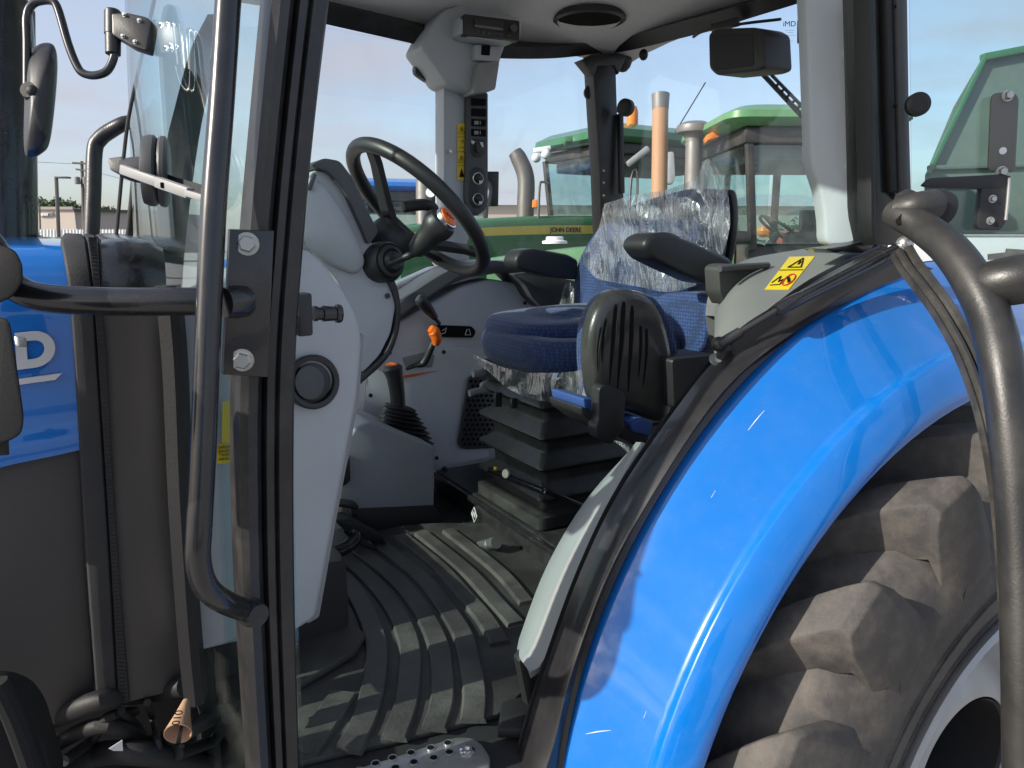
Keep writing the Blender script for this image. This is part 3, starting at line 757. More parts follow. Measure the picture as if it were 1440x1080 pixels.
# shuttle lever
lv = build(MB().lathe([(.041, -.03), (.041, .0), (.036, .009), (.033, .007), (.031, .014), (.025, .016), (.022, .013), (.017, .026), (.008, .028)], U(545, 368, y=1.425), V((.35, -1, .12)), 30), 'shuttle_lever', M['plastic'], T)
p0, p1, p2, p3 = U(548, 371, y=1.40), U(578, 358, y=1.36), U(585, 352, y=1.352), U(612, 322, y=1.32)
mb = MB(); mb.tube([p0, p1, p2], [.006, .0075, .009], 12, 5); build(mb, 'lever_rod', M['plastic'], lv)
ad = (p3-p2).normalized()
mb = MB(); L_ = (p3-p2).length
mb.lathe([(.010, -.008), (.017, 0), (.021, L_*.3), (.023, L_*.6), (.026, L_*.85), (.031, L_*1.05), (.032, L_*1.25), (.029, L_*1.4), (.018, L_*1.5)], p2, ad, 24)
build(mb, 'lever_knob', M['plastic'], lv)
bn = (ad*.8+V((.55, -.75, .45))).normalized(); bc = U(620, 311, y=1.318)
bc = p2+ad*L_*1.22+bn*.020
mb = MB(); mb.lathe([(.0225, -.006), (.0225, .002), (.020, .003)], bc, bn, 24); build(mb, 'button_ring', M['chrome'], lv)
mb = MB(); mb.lathe([(.0198, 0), (.0198, .005), (.017, .0065)], bc, bn, 24); bo = build(mb, 'button', M['orange'], lv)
bx = V((1, .2, -.6)); bx = (bx-bn*bx.dot(bn)).normalized(); by = bn.cross(bx)
text('button_mark', '-N+', M['ink'], lv, bc+bn*.0068-bx*.013-by*.005, bx, by, .015, .0002)
# tilt lever over the cowl
mb = MB(); mb.tube([U(567, 291, y=1.50), U(590, 288, y=1.50), U(603, 289, y=1.51), U(611, 296, y=1.53), U(612, 318, y=1.56)], [.0125, .0125, .012, .011, .010], 14, 5); build(mb, 'tilt_lever', M['rubber'], T)

mb = MB(); mb.box((.115, 1.72, .78), (.03, 1.0, .56), None, .004); build(mb, 'sun_block_firewall', M['dark'], T)  # unseen panel added and sized to keep sun off dash and floor
# floor structure and the loose rubber mat
ZF = .868
mb = MB(); mb.prism([(.16, .86, ZF), (.52, .84, ZF), (.92, .90, ZF), (.92, 2.25, ZF), (.16, 2.25, ZF)], (0, 0, -.06), .004)
build(mb, 'cab_floor', M['dark'], T)
zt = ZF+.012
mb = MB(); mat_pts = px([(418, 1072), (560, 1040), (700, 1004), (748, 960), (735, 915), (742, 880), (800, 800), (690, 735), (610, 735), (470, 745), (430, 800), (405, 900), (400, 1075)], z=zt)
mb.prism(mat_pts, (0, 0, -.010), .003)
mat_o = tag(build(mb, 'floor_mat', M['mat_']), 'dusty black rubber floor mat with curved raised ribs in the cab', 'floor mat')
X2 = lambda c: (400+c[0]*.426, 620+c[1]*.426)
ribs = [([(65, 1035), (130, 940), (195, 840)], .055),
        ([(208, 1030), (262, 930), (296, 800), (304, 680), (268, 570), (205, 470), (135, 415)], .048),
        ([(360, 990), (400, 880), (415, 760), (408, 660), (355, 550), (270, 450), (190, 385)], .046),
        ([(492, 958), (520, 870), (520, 760), (505, 670), (455, 570), (370, 465), (235, 358)], .046),
        ([(622, 930), (628, 840), (612, 740), (590, 650), (535, 560), (450, 455), (300, 335)], .046),
        ([(712, 675), (660, 590), (590, 510), (510, 420), (385, 318)], .044),
        ([(765, 610), (700, 540), (620, 450), (540, 380), (450, 308)], .042),
        ([(800, 540), (730, 455), (650, 385), (540, 300)], .038)]
for pts, w in ribs:
    P = [U(*X2(c), z=zt) for c in crv(pts, 6)]
    w *= .84; mb = MB(); mb.sweep(P, [(-w/2-.003, -.002), (-w/2, .007), (-w/2+.002, .0085), (w/2-.002, .0085), (w/2, .007), (w/2+.003, -.002)], (0, 0, 1))
    build(mb, 'rib', M['rib'], mat_o)
# raised mat flange at the sill and by the door post
mb = MB(); mb.prism(px([(700, 1040), (745, 1040), (752, 1005), (744, 990), (705, 1000)], z=zt), (0, 0, .02), .006); mb.prism(px([(744, 992), (738, 930), (760, 918), (758, 1005)], y=.93), (0, .015, 0), .005)
build(mb, 'mat_flange', M['rubber'], mat_o)
mb = MB(); mb.prism(px([(416, 975), (500, 925), (515, 900), (470, 870), (440, 880), (412, 890)], z=zt+.004), (0, 0, .016), .006); build(mb, 'mat_pad', M['mat_'], mat_o)
# step plate
SPZ = ZF+.016
SP = rc(px([(470, 1090), (560, 1062), (640, 1036), (662, 1036), (676, 1044), (690, 1064), (688, 1080), (640, 1086), (560, 1098), (470, 1120)], z=SPZ), .01)
mb = MB(); mb.prism(SP, (0, 0, -.022), .003)
sp = build(mb, 'step_plate', M['alu'], T)
for (u, v) in ((505, 1084), (528, 1074), (556, 1080), (552, 1066), (582, 1072), (578, 1059), (610, 1066), (606, 1052), (632, 1058), (630, 1045)):
    mb = MB(); mb.lathe([(.0074, .0), (.0070, .0016), (.0058, .0016), (.0056, .0004)], U(u, v, z=SPZ), (0, 0, 1), 18, cap=False); build(mb, 'grip_rim', M['alu'], sp)
    mb = MB(); mb.lathe([(.0057, 0), (.0057, .0007)], U(u, v, z=SPZ), (0, 0, 1), 18); build(mb, 'grip_hole', M['ink'], sp)
mb = MB(); mb.lathe([(.012, 0), (.012, .002), (.008, .003), (.0075, .006), (.004, .006), (.004, .003)], U(657, 1057, z=SPZ), (0, 0, 1), 20); build(mb, 'plate_screw', M['chrome'], sp)

# pedals
mb = MB(); mb.prism(rc(px([(473, 731), (493, 730), (540, 756), (536, 765), (510, 758), (498, 757), (478, 740)], y=1.70), .003), (0, .06, .0), .003)
mb.tube([U(536, 757, y=1.70), U(541, 766, y=1.70), U(536, 771, y=1.70), U(520, 768, y=1.70), U(505, 762, y=1.70)], .006, 8, 4)
pd = build(mb, 'brake_pedal', M['rubber'], T)
mb = MB(); mb.tube([U(440, 780, y=1.62), U(470, 777, y=1.64), U(490, 768, y=1.67), U(500, 755, y=1.7), U(490, 742, y=1.72)], .016, 12, 5); build(mb, 'pedal_arm', M['tube'], pd)
mb = MB(); mb.bar(U(462, 704, y=1.80), U(500, 710, y=1.80), .05, .012, .003); mb.bar(U(462, 722, y=1.80), U(496, 728, y=1.80), .03, .01, .003); mb.bar(U(496, 708, y=1.8), U(503, 738, y=1.8), .02, .02, .004); build(mb, 'clutch_linkage', M['blackd'], T)

# ================================================================== right hand console
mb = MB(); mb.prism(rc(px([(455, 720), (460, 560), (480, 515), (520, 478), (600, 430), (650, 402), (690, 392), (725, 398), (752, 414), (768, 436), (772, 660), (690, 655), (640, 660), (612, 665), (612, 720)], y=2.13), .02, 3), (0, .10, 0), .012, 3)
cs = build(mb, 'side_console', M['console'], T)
mb = MB(); mb.prism(px(crv([(505, 508), (540, 470), (585, 432), (640, 398), (690, 384), (730, 388), (762, 402)], 5), y=2.10)+px(crv([(762, 390), (730, 373), (690, 366), (640, 376), (585, 408), (540, 445), (505, 480)], 5), y=2.10), (0, .14, 0), .006)
build(mb, 'console_rail', M['greyd'], cs)
mb = MB(); mb.prism(rc(px([(722, 385), (745, 383), (815, 396), (815, 432), (762, 432), (748, 418), (738, 400)], y=2.06), .01), (0, .14, 0), .008); build(mb, 'console_ledge', M['greyd'], cs)
# raised lower panel with screws
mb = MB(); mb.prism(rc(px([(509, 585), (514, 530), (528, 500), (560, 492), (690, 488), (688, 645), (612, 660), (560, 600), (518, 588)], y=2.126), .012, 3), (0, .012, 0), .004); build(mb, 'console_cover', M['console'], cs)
for (u, v) in ((548, 496), (624, 495), (521, 556), (614, 644), (738, 426)):
    mb = MB(); mb.lathe([(.0065, 0), (.006, .003)], U(u, v, y=2.125), (0, -1, 0), 12); build(mb, 'console_screw', M['plastic'], cs)
mb = MB(); mb.prism(rc(px([(566, 503), (600, 495), (612, 500), (608, 517), (570, 515)], y=2.122), .006), (0, .01, 0), .003); build(mb, 'lever_recess', M['greym'], cs)
mb = MB(); mb.prism(px([(568, 528), (618, 521), (600, 525), (568, 532)], y=2.122), (0, .002, 0)); build(mb, 'orange_mark', M['orange'], cs)
mb = MB(); mb.prism(rc(px([(606, 457), (664, 459), (670, 466), (666, 475), (616, 474), (606, 468)], y=2.118), .008), (0, .012, 0), .003); lp = build(mb, 'label_plate', M['ink'], cs)
mb = MB(); mb.tube(px([(654, 471), (657, 463), (660, 463), (662, 471), (654, 471)], y=2.117), .0012, 6, 1); mb.tube(px([(622, 465), (628, 461), (626, 468), (620, 470)], y=2.117), .0012, 6, 1); build(mb, 'label_mark', M['white'], cs)
# grille
mb = MB(); GO = rc(px([(660, 530), (672, 524), (700, 526), (700, 630), (652, 632), (644, 625)], y=2.118), .012, 3)
mb.prism(GO, (0, .014, 0), .004); gr = build(mb, 'grille_frame', M['greyd'], cs)
mb = MB()
for r in range(14):
    for q in range(6):
        u = 662-r*.9+q*7+(3.5 if r % 2 else 0); v = 536+r*6.8
        if u < 696: mb.lathe([(.0056, 0), (.0056, .0012)], U(u, v, y=2.1168), (0, -1, 0), 6)
o = build(mb, 'grille_hole', M['ink'], cs)
o['kind'] = 'stuff'
# levers on the console
def knob_lever(name, base, tip, m, rods, y=2.09):
    a, b = U(*base, y=y+.02), U(*tip, y=y-.02)
    o = build(MB().tube([a, a.lerp(b, .5), b], .006, 10, 3), name, M['plastic'], T)
    return o, a, b
o, a, b = knob_lever('throttle_lever', (618, 455), (600, 434), None, 0)
mb = MB(); mb.tube([U(612, 447, y=2.07), U(603, 436, y=2.06), U(592, 423, y=2.05), U(587, 419, y=2.05)], [.010, .016, .019, .012], 14, 4); build(mb, 'lever_knob', M['plastic'], o)
o = build(MB().tube([U(571, 519, y=2.10), U(584, 514, y=2.095), U(596, 510, y=2.09), U(606, 490, y=2.07), U(611, 476, y=2.06)], [.005, .007, .012, .011, .006], 12, 4), 'range_lever', M['plastic'], T)
mb = MB(); mb.tube([U(613, 485, y=2.055), U(614, 476, y=2.05), U(610, 466, y=2.05), U(605, 462, y=2.05)], [.010, .017, .019, .012], 14, 4); build(mb, 'lever_knob', M['orange'], o)
# gear console with bellows boot
mb = MB(); mb.prism(rc(px([(474, 640), (500, 600), (520, 592), (612, 628), (611, 714), (560, 719), (505, 720), (474, 700)], y=1.82), .012, 3), (0, .30, 0), .012, 3)
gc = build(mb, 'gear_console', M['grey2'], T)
mb = MB(); mb.prism(rc(px([(495, 716), (611, 711), (625, 735), (622, 745), (560, 749), (495, 748)], y=1.815), .01), (0, .30, 0), .004); build(mb, 'console_base', M['rubber'], gc)
mb = MB(); mb.prism(rc(px([(481, 660), (492, 640), (493, 676), (484, 684), (474, 684)], y=1.80), .006), (0, .02, 0), .003); build(mb, 'side_socket', M['plastic'], gc)
def boot():
    rings = []; n = 28
    cen = crv([(568, 618), (566, 600), (562, 584), (560, 570)], 8); k = len(cen)
    for i in range(17):
        t = i/16; q = cen[min(k-1, int(t*(k-1)))]; c = U(q[0]+(2 if i % 2 else 0), q[1], y=1.97)
        R = (.082-.040*t)*(1.10 if i % 2 else .88)
        tz = (math.cos(.28), math.sin(.28))
        ring = []
        for j in range(n):
            a = 2*math.pi*j/n; rr = R*(1+.05*noise.noise(V((math.cos(a)*2, math.sin(a)*2, i*.7))))
            ring.append(c+V((rr*math.cos(a), rr*math.sin(a)*.9, -.3*rr*math.cos(a)*(1-.2*t)+.004*noise.noise(V((a, i, 3))))))
        rings.append(ring)
    return MB().loft(rings)
mb = MB(); mb.prism([U(568, 620, y=1.97)+V((.09*math.cos(a), .08*math.sin(a), -.27*.09*math.cos(a))) for a in [2*math.pi*i/28 for i in range(28)]], (0, 0, -.014), .004)
gl = build(mb, 'gear_lever', M['rubber'], T)
build(boot(), 'lever_boot', M['rubber'], gl, ang=20)
mb = MB(); q = [U(560, 572, y=1.96), U(558, 548, y=1.955), U(555, 530, y=1.95), U(552, 518, y=1.95), U(551, 513, y=1.95)]
mb.tube(q, [.021, .022, .024, .029, .020], 18, 5); build(mb, 'lever_knob', M['plastic'], gl)
mb = MB(); mb.ball(q[-1], .018, 14, (1, 1, .35)); build(mb, 'knob_cap', M['orange'], gl)

# ================================================================== seat base and seat
ZP = U(612, 662, x=.90).z
PF = .905
pn = [U(612, 662, x=PF), U(812, 748, x=PF)]
yb_, ya_ = pn[0].y, min(pn[1].y, 1.12)
za, zb_ = U(700, 700, x=PF).z, 0
mb = MB(); mb.box((1.32, (yb_+1.0)/2, (ZP+ZF)/2-.01), (.83, yb_-1.0, ZP-ZF+.02), None, .006)
pf = build(mb, 'seat_platform', M['blackd'], T)
mb = MB(); mb.box((PF-.004, (yb_+1.0)/2, ZP-.012), (.02, yb_-1.02, .016), None, .004); build(mb, 'platform_lip', M['tube'], pf)
for (u, v) in ((625, 660), (676, 684), (704, 676), (800, 722), (742, 722)):
    mb = MB(); mb.hexa(U(u, v, z=ZP), (0, 0, 1), .008, .008); build(mb, 'platform_bolt', M['blackd'], pf)
mb = MB(); c = U(667, 724, x=PF-.015); mb.tube([c+V((0, .016, 0)), c+V((0, 0, .022)), c+V((0, -.016, 0)), c+V((0, 0, -.022))], .0018, 6, 1, closed=True); mb.bar(c+V((0, .006, -.007)), c+V((0, .006, .008)), .003, .002); mb.bar(c+V((0, .006, .008)), c+V((0, -.006, -.007)), .003, .002); mb.bar(c+V((0, -.006, -.007)), c+V((0, -.006, .008)), .003, .002)
build(mb, 'platform_emblem', M['white'], pf)
# adjusting lever with a bright pin
mb = MB(); mb.tube([U(636, 733, x=.88), U(650, 735, x=.87), U(664, 752, x=.86), U(678, 764, x=.85)], .006, 10, 4); mb.prism(rc(px([(628, 728), (645, 727), (672, 742), (680, 756), (664, 756), (645, 742)], x=.885), .004), (.012, 0, 0), .003)
lv2 = build(mb, 'adjust_lever', M['blackd'], T)
a, b = U(673, 769, x=.83), U(698, 763, x=.83)
mb = MB(); w = (b-a).length; mb.lathe([(.012, 0), (.014, w*.1), (.014, w*.62), (.011, w*.64), (.011, w*.7), (.015, w*.72), (.015, w)], a, b-a, 18); build(mb, 'adjust_pin', M['steel'], lv2)

def rrect(x0, x1, y0, y1, z, r, n=4):
    return [V((p[0], p[1], z)) for p in rc([(x0, y0), (x1, y0), (x1, y1), (x0, y1)], r, n)]
SX, SY0, SY1 = .925, 1.46, 1.78
zb0, zb1 = ZP+.005, U(765, 556, x=SX).z
SE = bpy.data.objects.new('driver_seat', None); COL.objects.link(SE); SE.parent = T; SE.location = V((1.15, 1.6, ZP))-wpos(T)
rings = []
lay = 4
rings.append(rrect(SX-.01, 1.36, SY0-.01, SY1+.01, zb0, .02))
rings.append(rrect(SX-.01, 1.36, SY0-.01, SY1+.01, zb0+.03, .02))
hh = (zb1-zb0-.03)/lay
for i in range(lay):
    z = zb0+.03+i*hh; t = i/lay
    g = .004*t
    rings += [rrect(SX+.022+g, 1.34, SY0+.022+g, SY1-.03, z+hh*.08, .02), rrect(SX+.020+g, 1.34, SY0+.020+g, SY1-.03, z+hh*.34, .02),
              rrect(SX-.004+g, 1.36, SY0-.004+g, SY1+.01, z+hh*.56, .012), rrect(SX-.002+g, 1.36, SY0-.002+g, SY1+.01, z+hh*.66, .014), rrect(SX+.022+g, 1.34, SY0+.022+g, SY1-.03, z+hh*.98, .02)]
mb = MB(); mb.loft(rings); build(mb, 'suspension_bellows', M['bellow'], SE, ang=40)
mb = MB(); mb.box((SX+.19, (SY0+SY1)/2, zb1+.02), (.38, .30, .05), None, .006); mb.bar(U(700, 552, x=SX-.01), U(700, 572, x=SX-.01), .02, .012, .002); mb.bar(U(722, 560, x=SX-.01), U(722, 574, x=SX-.01), .016, .012, .002); build(mb, 'seat_frame', M['blackd'], SE)
mb = MB(); mb.lathe([(.012, 0), (.013, .004), (.011, .007)], U(713, 666, x=SX-.03), (-1, -.3, .2), 18); build(mb, 'lock_knob', M['steel'], SE)
mb = MB(); mb.bar(U(688, 660, x=SX-.025), U(765, 692, x=SX-.025), .012, .014, .003); mb.bar(U(765, 690, x=SX-.025), U(820, 712, y=1.43), .012, .014, .003); build(mb, 'base_rail', M['tube'], SE)
mb = MB(); mb.ball(U(697, 659, x=SX-.035), .006, 10); build(mb, 'rail_indicator', M['yellow'], SE)
for (u, v, u2, v2) in ((665, 526, 700, 524), (660, 553, 690, 548)):
    mb = MB(); mb.tube([U(u, v, y=1.75), U((u+u2)/2, (v+v2)/2-1, y=1.75), U(u2, v2, y=1.75)], .0095, 10, 4); build(mb, 'seat_lever', M['greym'], SE)
# cushion
def cushion():
    m = MB(); rows = []
    x0, x1, y0, y1 = .905, 1.36, 1.37, 1.835
    zt_, zb2 = 1.425, 1.345
    n = 44
    base = [( ((math.copysign(abs(math.cos(a))**.55, math.cos(a)))*.5+.5), (math.copysign(abs(math.sin(a))**.55, math.sin(a)))*.5+.5) for a in [2*math.pi*i/n for i in range(n)]]
    for s, z in ((.90, zb2), (.97, zb2+.012), (1.0, zb2+.04), (.995, zb2+.062), (.965, zb2+.078), (.90, zb2+.090), (.78, zb2+.092), (.6, zb2+.082), (.35, zb2+.074), (.05, zb2+.072)):
        rows.append([V((x0+(x1-x0)*(.5+(p-.5)*s), y0+(y1-y0)*(.5+(q-.5)*s), z-.018*(1-p)*(1 if s < .95 else .6)+.0)) for p, q in base])
    return m.loft(rows)
cu = build(cushion(), 'seat_cushion', M['fabric'], SE, ang=70)
def lobe():
    n = 40; rows = []
    x0, x1, y0, y1 = .925, 1.36, 1.50, 1.832
    base = [((math.copysign(abs(math.cos(a))**.6, math.cos(a)))*.5+.5, (math.copysign(abs(math.sin(a))**.6, math.sin(a)))*.5+.5) for a in [2*math.pi*i/n for i in range(n)]]
    for s_, z in ((.98, 1.405), (1.0, 1.425), (.985, 1.445), (.93, 1.456), (.8, 1.460), (.5, 1.458), (.05, 1.456)):
        rows.append([V((x0+(x1-x0)*(.5+(p-.5)*s_), y0+(y1-y0)*(.5+(q-.5)*s_), z-.016*(1-p)+.012*q)) for p, q in base])
    return MB().loft(rows)
build(lobe(), 'cushion_lobe', M['fabric'], SE, ang=70)
# backrest
bo_ = [U(u, v, x=1.36) for u, v in crv([(806, 470), (803, 415), (812, 365), (842, 318), (885, 288), (940, 270), (972, 264), (984, 272), (986, 320), (976, 380), (955, 430), (915, 470), (860, 482)], 4, True)]
bk = build(pad(bo_, (.11, 0, .0), bulge=.02), 'backrest', M['fabric'], SE, ang=70)
mb = MB(); mb.prism([p+V((.112, 0, 0)) for p in bo_], (.02, 0, 0), .006); build(mb, 'backrest_shell', M['plastic'], SE)
# armrests
mb = MB(); mb.prism(rc(px([(906, 347), (911, 334), (925, 327), (945, 326), (985, 343), (1030, 364), (1034, 388), (1018, 402), (990, 398), (950, 380), (918, 364)], y=1.27), .012, 4), (0, .085, 0), .012, 4); build(mb, 'armrest', M['plastic'], SE)
mb = MB(); mb.prism(rc(px([(725, 364), (733, 352), (752, 349), (800, 358), (814, 366), (812, 394), (775, 389), (738, 381), (727, 376)], y=1.93), .012, 4), (0, .08, 0), .012, 4); build(mb, 'armrest', M['plastic'], SE)
mb = MB(); mb.prism(rc(px([(686, 470), (690, 450), (710, 444), (728, 446), (740, 456), (738, 474)], y=1.93), .01), (0, .03, 0), .006); mb.tube([U(720, 452, y=1.9), U(728, 446, y=1.9), U(738, 445, y=1.9)], .010, 10, 4); build(mb, 'belt_holder', M['plastic'], SE)
mb = MB(); mb.prism(px([(752, 452), (770, 441), (774, 446), (762, 454)], y=1.90), (0, .02, 0), .003); build(mb, 'buckle_button', M['red'], SE)
mb = MB(); mb.prism(px([(748, 458), (772, 443), (778, 456), (776, 466), (750, 468)], y=1.905), (0, .03, 0), .005); build(mb, 'belt_buckle', M['plastic'], SE)

# folded second seat beside the driver's seat
PS = bpy.data.objects.new('passenger_seat', None); COL.objects.link(PS); PS.parent = T; PS.location = V((1.0, 1.22, ZP))-wpos(T)
so = crv([(833, 548), (829, 500), (832, 460), (845, 428), (866, 410), (890, 408), (914, 418), (932, 445), (944, 490), (949, 540), (946, 572), (932, 594), (900, 584), (866, 574), (842, 566)], 4, True)
YS = 1.20
def shell():
    c = V((888, 495)); rings = []
    for s, h in ((1.0, .03), (1.0, .012), (.985, .004), (.93, -.004), (.8, -.008), (.5, -.010), (.05, -.010)):
        rings.append([U(c.x+(p[0]-c.x)*s, c.y+(p[1]-c.y)*s, y=YS)+V((0, h, 0)) for p in so])
    return MB().loft(rings)
sh = build(shell(), 'seat_shell', M['shell'], PS, ang=60)
for (pts, w) in (([(866, 428), (862, 480), (857, 540)], 3.0), ([(877, 424), (874, 480), (868, 548)], 3.4), ([(889, 430), (887, 490), (883, 552)], 3.0), ([(901, 458), (901, 490), (898, 530)], 2.2), ([(909, 462), (909, 500), (904, 545)], 2.0), ([(852, 448), (848, 480), (846, 510)], 2.2), ([(845, 460), (841, 490), (840, 520)], 1.8)):
    C_ = crv(pts, 7); k = len(C_); rows = []
    for i, p in enumerate(C_):
        t = i/(k-1); ww = w*min(1, (t*9+.25)**.5)*(1-t**3*.85)
        rows.append([hit(sh, p[0]+q*ww, p[1])[0]+V((0, -.0007, 0)) for q in (-1, -.5, 0, .5, 1)])
    mb = MB(); mb.grid(rows, .001, (0, -1, 0)); build(mb, 'shell_slot', M['ink'], PS)
    mb = MB(); mb.tube([r[-1]+V((0, .0006, 0)) for r in rows[1:-1]], [.0008, .0016, .0012, .0005], 6, 1); build(mb, 'slot_lip', M['shell'], PS)
co = [U(888+(p[0]-888)*1.03+9, 495+(p[1]-495)*1.0+1, y=YS+.034) for p in so]
build(pad([p+V((0, .0, 0)) for p in co], (0, .075, 0), bulge=0), 'seat_pad', M['fabric'], PS, ang=70)
mb = MB(); mb.prism(rc(px([(843, 546), (850, 541), (872, 548), (880, 556), (878, 604), (860, 626), (840, 616), (838, 600), (842, 590)], y=YS-.045), .006), (0, .03, 0), .004); build(mb, 'hinge_bracket', M['plastic'], PS)
mb = MB(); mb.prism(rc(px([(820, 560), (842, 562), (842, 582), (822, 574)], y=YS-.01), .006), (0, .12, 0), .008, 3); build(mb, 'base_pad', M['fabric2'], PS); mb = MB(); mb.prism(rc(px([(886, 594), (905, 588), (920, 594), (914, 614), (890, 608)], y=YS-.03), .008), (0, .14, 0), .01, 3); build(mb, 'base_pad', M['fabric2'], PS)
mb = MB(); mb.prism(rc(px([(818, 572), (842, 582), (880, 596), (914, 612), (905, 632), (886, 622), (840, 600), (820, 584)], y=YS-.02), .006), (0, .12, 0), .005); build(mb, 'base_tray', M['plastic'], PS)
# its upright back cushion
bo2 = [U(u, v, x=1.30) for u, v in rc([(922, 414), (960, 410), (990, 412), (1003, 424), (1003, 440), (990, 490), (978, 502), (940, 505), (925, 480)], 10, 4)]
build(pad(bo2, (.06, 0, 0), bulge=.012), 'back_pad', M['fabric'], PS, ang=70)
mb = MB(); mb.prism([p+V((.05, -.012, 0.004)) for p in bo2], (.03, 0, 0), .01, 3); build(mb, 'back_shell', M['plastic'], PS)
mb = MB(); mb.prism(rc(px([(945, 505), (1010, 498), (1000, 520), (965, 570), (948, 575)], y=1.16), .01), (0, .10, 0), .008); build(mb, 'seat_side_box', M['plastic'], PS)

# ---- clear plastic wrap left on the seat (loose things)
def film(rows, kx, amp, name, label, seed, n=6, thick=0.0004):
    R = [[V(p) for p in crv([U(c[0], c[1], x=kx) for c in r], n)] for r in rows]
    cols = [crv(c, n) for c in zip(*R)]
    G = [[V(cols[j][i]) for j in range(len(cols))] for i in range(len(cols[0]))]
    for r in G:
        for p in r:
            pass
    nr, nc = len(G), len(G[0]); rnd = random.Random(int(seed*10))
    folds = []
    for k in range(13):
        ang = rnd.gauss(.55, .5); f = rnd.uniform(7, 24)
        folds.append((V((rnd.uniform(-.3, .3), math.cos(ang), -math.sin(ang)))*f, rnd.uniform(0, 6), 2.2/f**.75))
    for i, r in enumerate(G):
        for j, p in enumerate(r):
            w = .9*noise.noise(p*5+V((seed, 0, 0)))
            h = 0
            for d, ph, a in folds:
                x = p.dot(d)+ph+w*1.6
                h += a*(abs((x % 2)-1)*2-1)
            e = min(1, 3.0*min(i/(nr-1), 1-i/(nr-1), j/(nc-1), 1-j/(nc-1))+.35)
            c2 = noise.noise(p*5+V((0, seed, 0)))
            p += V((-.9, -.35, .1))*(amp*max(-.1, .75+h*.6*e+c2*.9))
            p += V((0, noise.noise(p*5+V((9, 0, 0))), noise.noise(p*5+V((0, 9, 0)))))*amp*.6
    m = MB(); m.grid(G, thick, (-1, -.5, 0))
    return tag(build(m, name, M['film'], ang=18), label, 'plastic wrap')
film([[(856, 290), (900, 272), (950, 266), (984, 250), (1000, 226), (1014, 238), (1026, 262)],
      [(846, 318), (890, 300), (935, 288), (975, 282), (1000, 272), (1016, 272), (1028, 290)],
      [(832, 346), (872, 336), (915, 330), (955, 322), (985, 318), (1010, 318), (1026, 326)],
      [(820, 366), (862, 366), (905, 366), (945, 362), (975, 356), (1000, 352), (1014, 356)],
      [(842, 392), (872, 398), (905, 404), (925, 408), (950, 410), (972, 405), (985, 400)]], 1.315, .019, 'plastic_wrap', 'clear crinkled plastic sheet draped over the blue seat backrest', 1.3, 14)
film([[(668, 500), (700, 514), (740, 524), (790, 526), (832, 520)], [(672, 512), (702, 528), (742, 542), (790, 548), (834, 546)], [(690, 522), (712, 545), (748, 560), (795, 570), (838, 582)]], .91, .012, 'plastic_wrap', 'clear crinkled plastic sheet hanging below the blue seat cushion', 4.1, 14)
film([[(796, 400), (804, 398), (810, 408)], [(790, 425), (800, 428), (810, 430)], [(780, 455), (796, 460), (808, 462)]], 1.33, .012, 'plastic_wrap', 'small clear plastic scrap bunched beside the red belt buckle', 7.7, 8)
film([[(860, 618), (876, 622), (886, 628)], [(868, 622), (880, 632), (888, 640)]], 1.0, .006, 'plastic_wrap', 'torn plastic scrap under the folded second seat', 9.1, 6)

# ================================================================== roof, far column, far windows
ZR = 2.36
mb = MB()
rows = []
for i in range(13):
    t = i/12
    r = []
    for j in range(13):
        s = j/12
        x, y = .12+1.72*t, .80+1.56*s
        r.append(V((x, y, ZR+.05*math.sin(math.pi*min(1, max(0, t)))*math.sin(math.pi*s)-.045*s**9-.03*t**9)))
    rows.append(r)
mb.grid(rows, .012, (0, 0, -1))
rf = build(mb, 'headliner', M['headl'], T)
mb = MB(); mb.prism(rc([(.02, .74), (1.92, .74), (1.92, 2.44), (.02, 2.44)], .18, 5) and [V((p[0], p[1], ZR+.075)) for p in rc([(.02, .74), (1.92, .74), (1.92, 2.44), (.02, 2.44)], .18, 5)], (0, 0, .09), .04, 3)
build(mb, 'roof', M['blue'], T)
# black roof rail following the top of the far windows and the rear window
rail_lo = [(440, 30), (520, 48), (600, 66), (640, 76), (700, 82), (780, 82), (850, 74)]
rail_hi = [(440, -2), (520, 20), (600, 42), (640, 52), (700, 64), (780, 66), (850, 57)]
A, B = crv(rail_lo, 5), crv(rail_hi, 5)
mb = MB(); mb.loft([[U(*a, y=2.30), U(*b, y=2.27), U(b[0], b[1]-14, y=2.38), U(*a, y=2.38)] for a, b in zip(A, B)])
rl = build(mb, 'roof_rail', M['blackd'], T)
A = crv([(846, 75), (880, 72), (940, 58), (1000, 43), (1060, 24), (1125, 4), (1180, -16)], 5); B = crv([(846, 57), (880, 52), (940, 35), (1000, 19), (1060, 2), (1125, -18), (1180, -40)], 5)
mb = MB(); mb.loft([[U(*a, x=1.74), U(*b, x=1.71), U(b[0], b[1]-6, x=1.80), U(*a, x=1.80)] for a, b in zip(A, B)]); build(mb, 'rear_rail', M['blackd'], T)
# headliner speaker and slot
sc_ = U(829, 27, z=ZR-.004); 
mb = MB(); mb.lathe([(.118, .012), (.118, -.004), (.108, -.009), (.104, -.002), (.0, -.002)], sc_, (0, 0, 1), 36, cap=False); spk = build(mb, 'speaker', M['plastic'], T)
mb = MB(); mb.lathe([(.104, .004), (.10, -.003), (.06, -.006), (.01, -.006)], sc_, (0, 0, 1), 32); build(mb, 'speaker_grille', M['ink'], spk)
mb = MB(); mb.prism(rc([U(u, v, z=ZR+.012) for u, v in ((766, 38), (790, 44), (794, 50), (768, 44))], .006), (0, 0, -.035)); build(mb, 'headliner_slot', M['ink'], T)

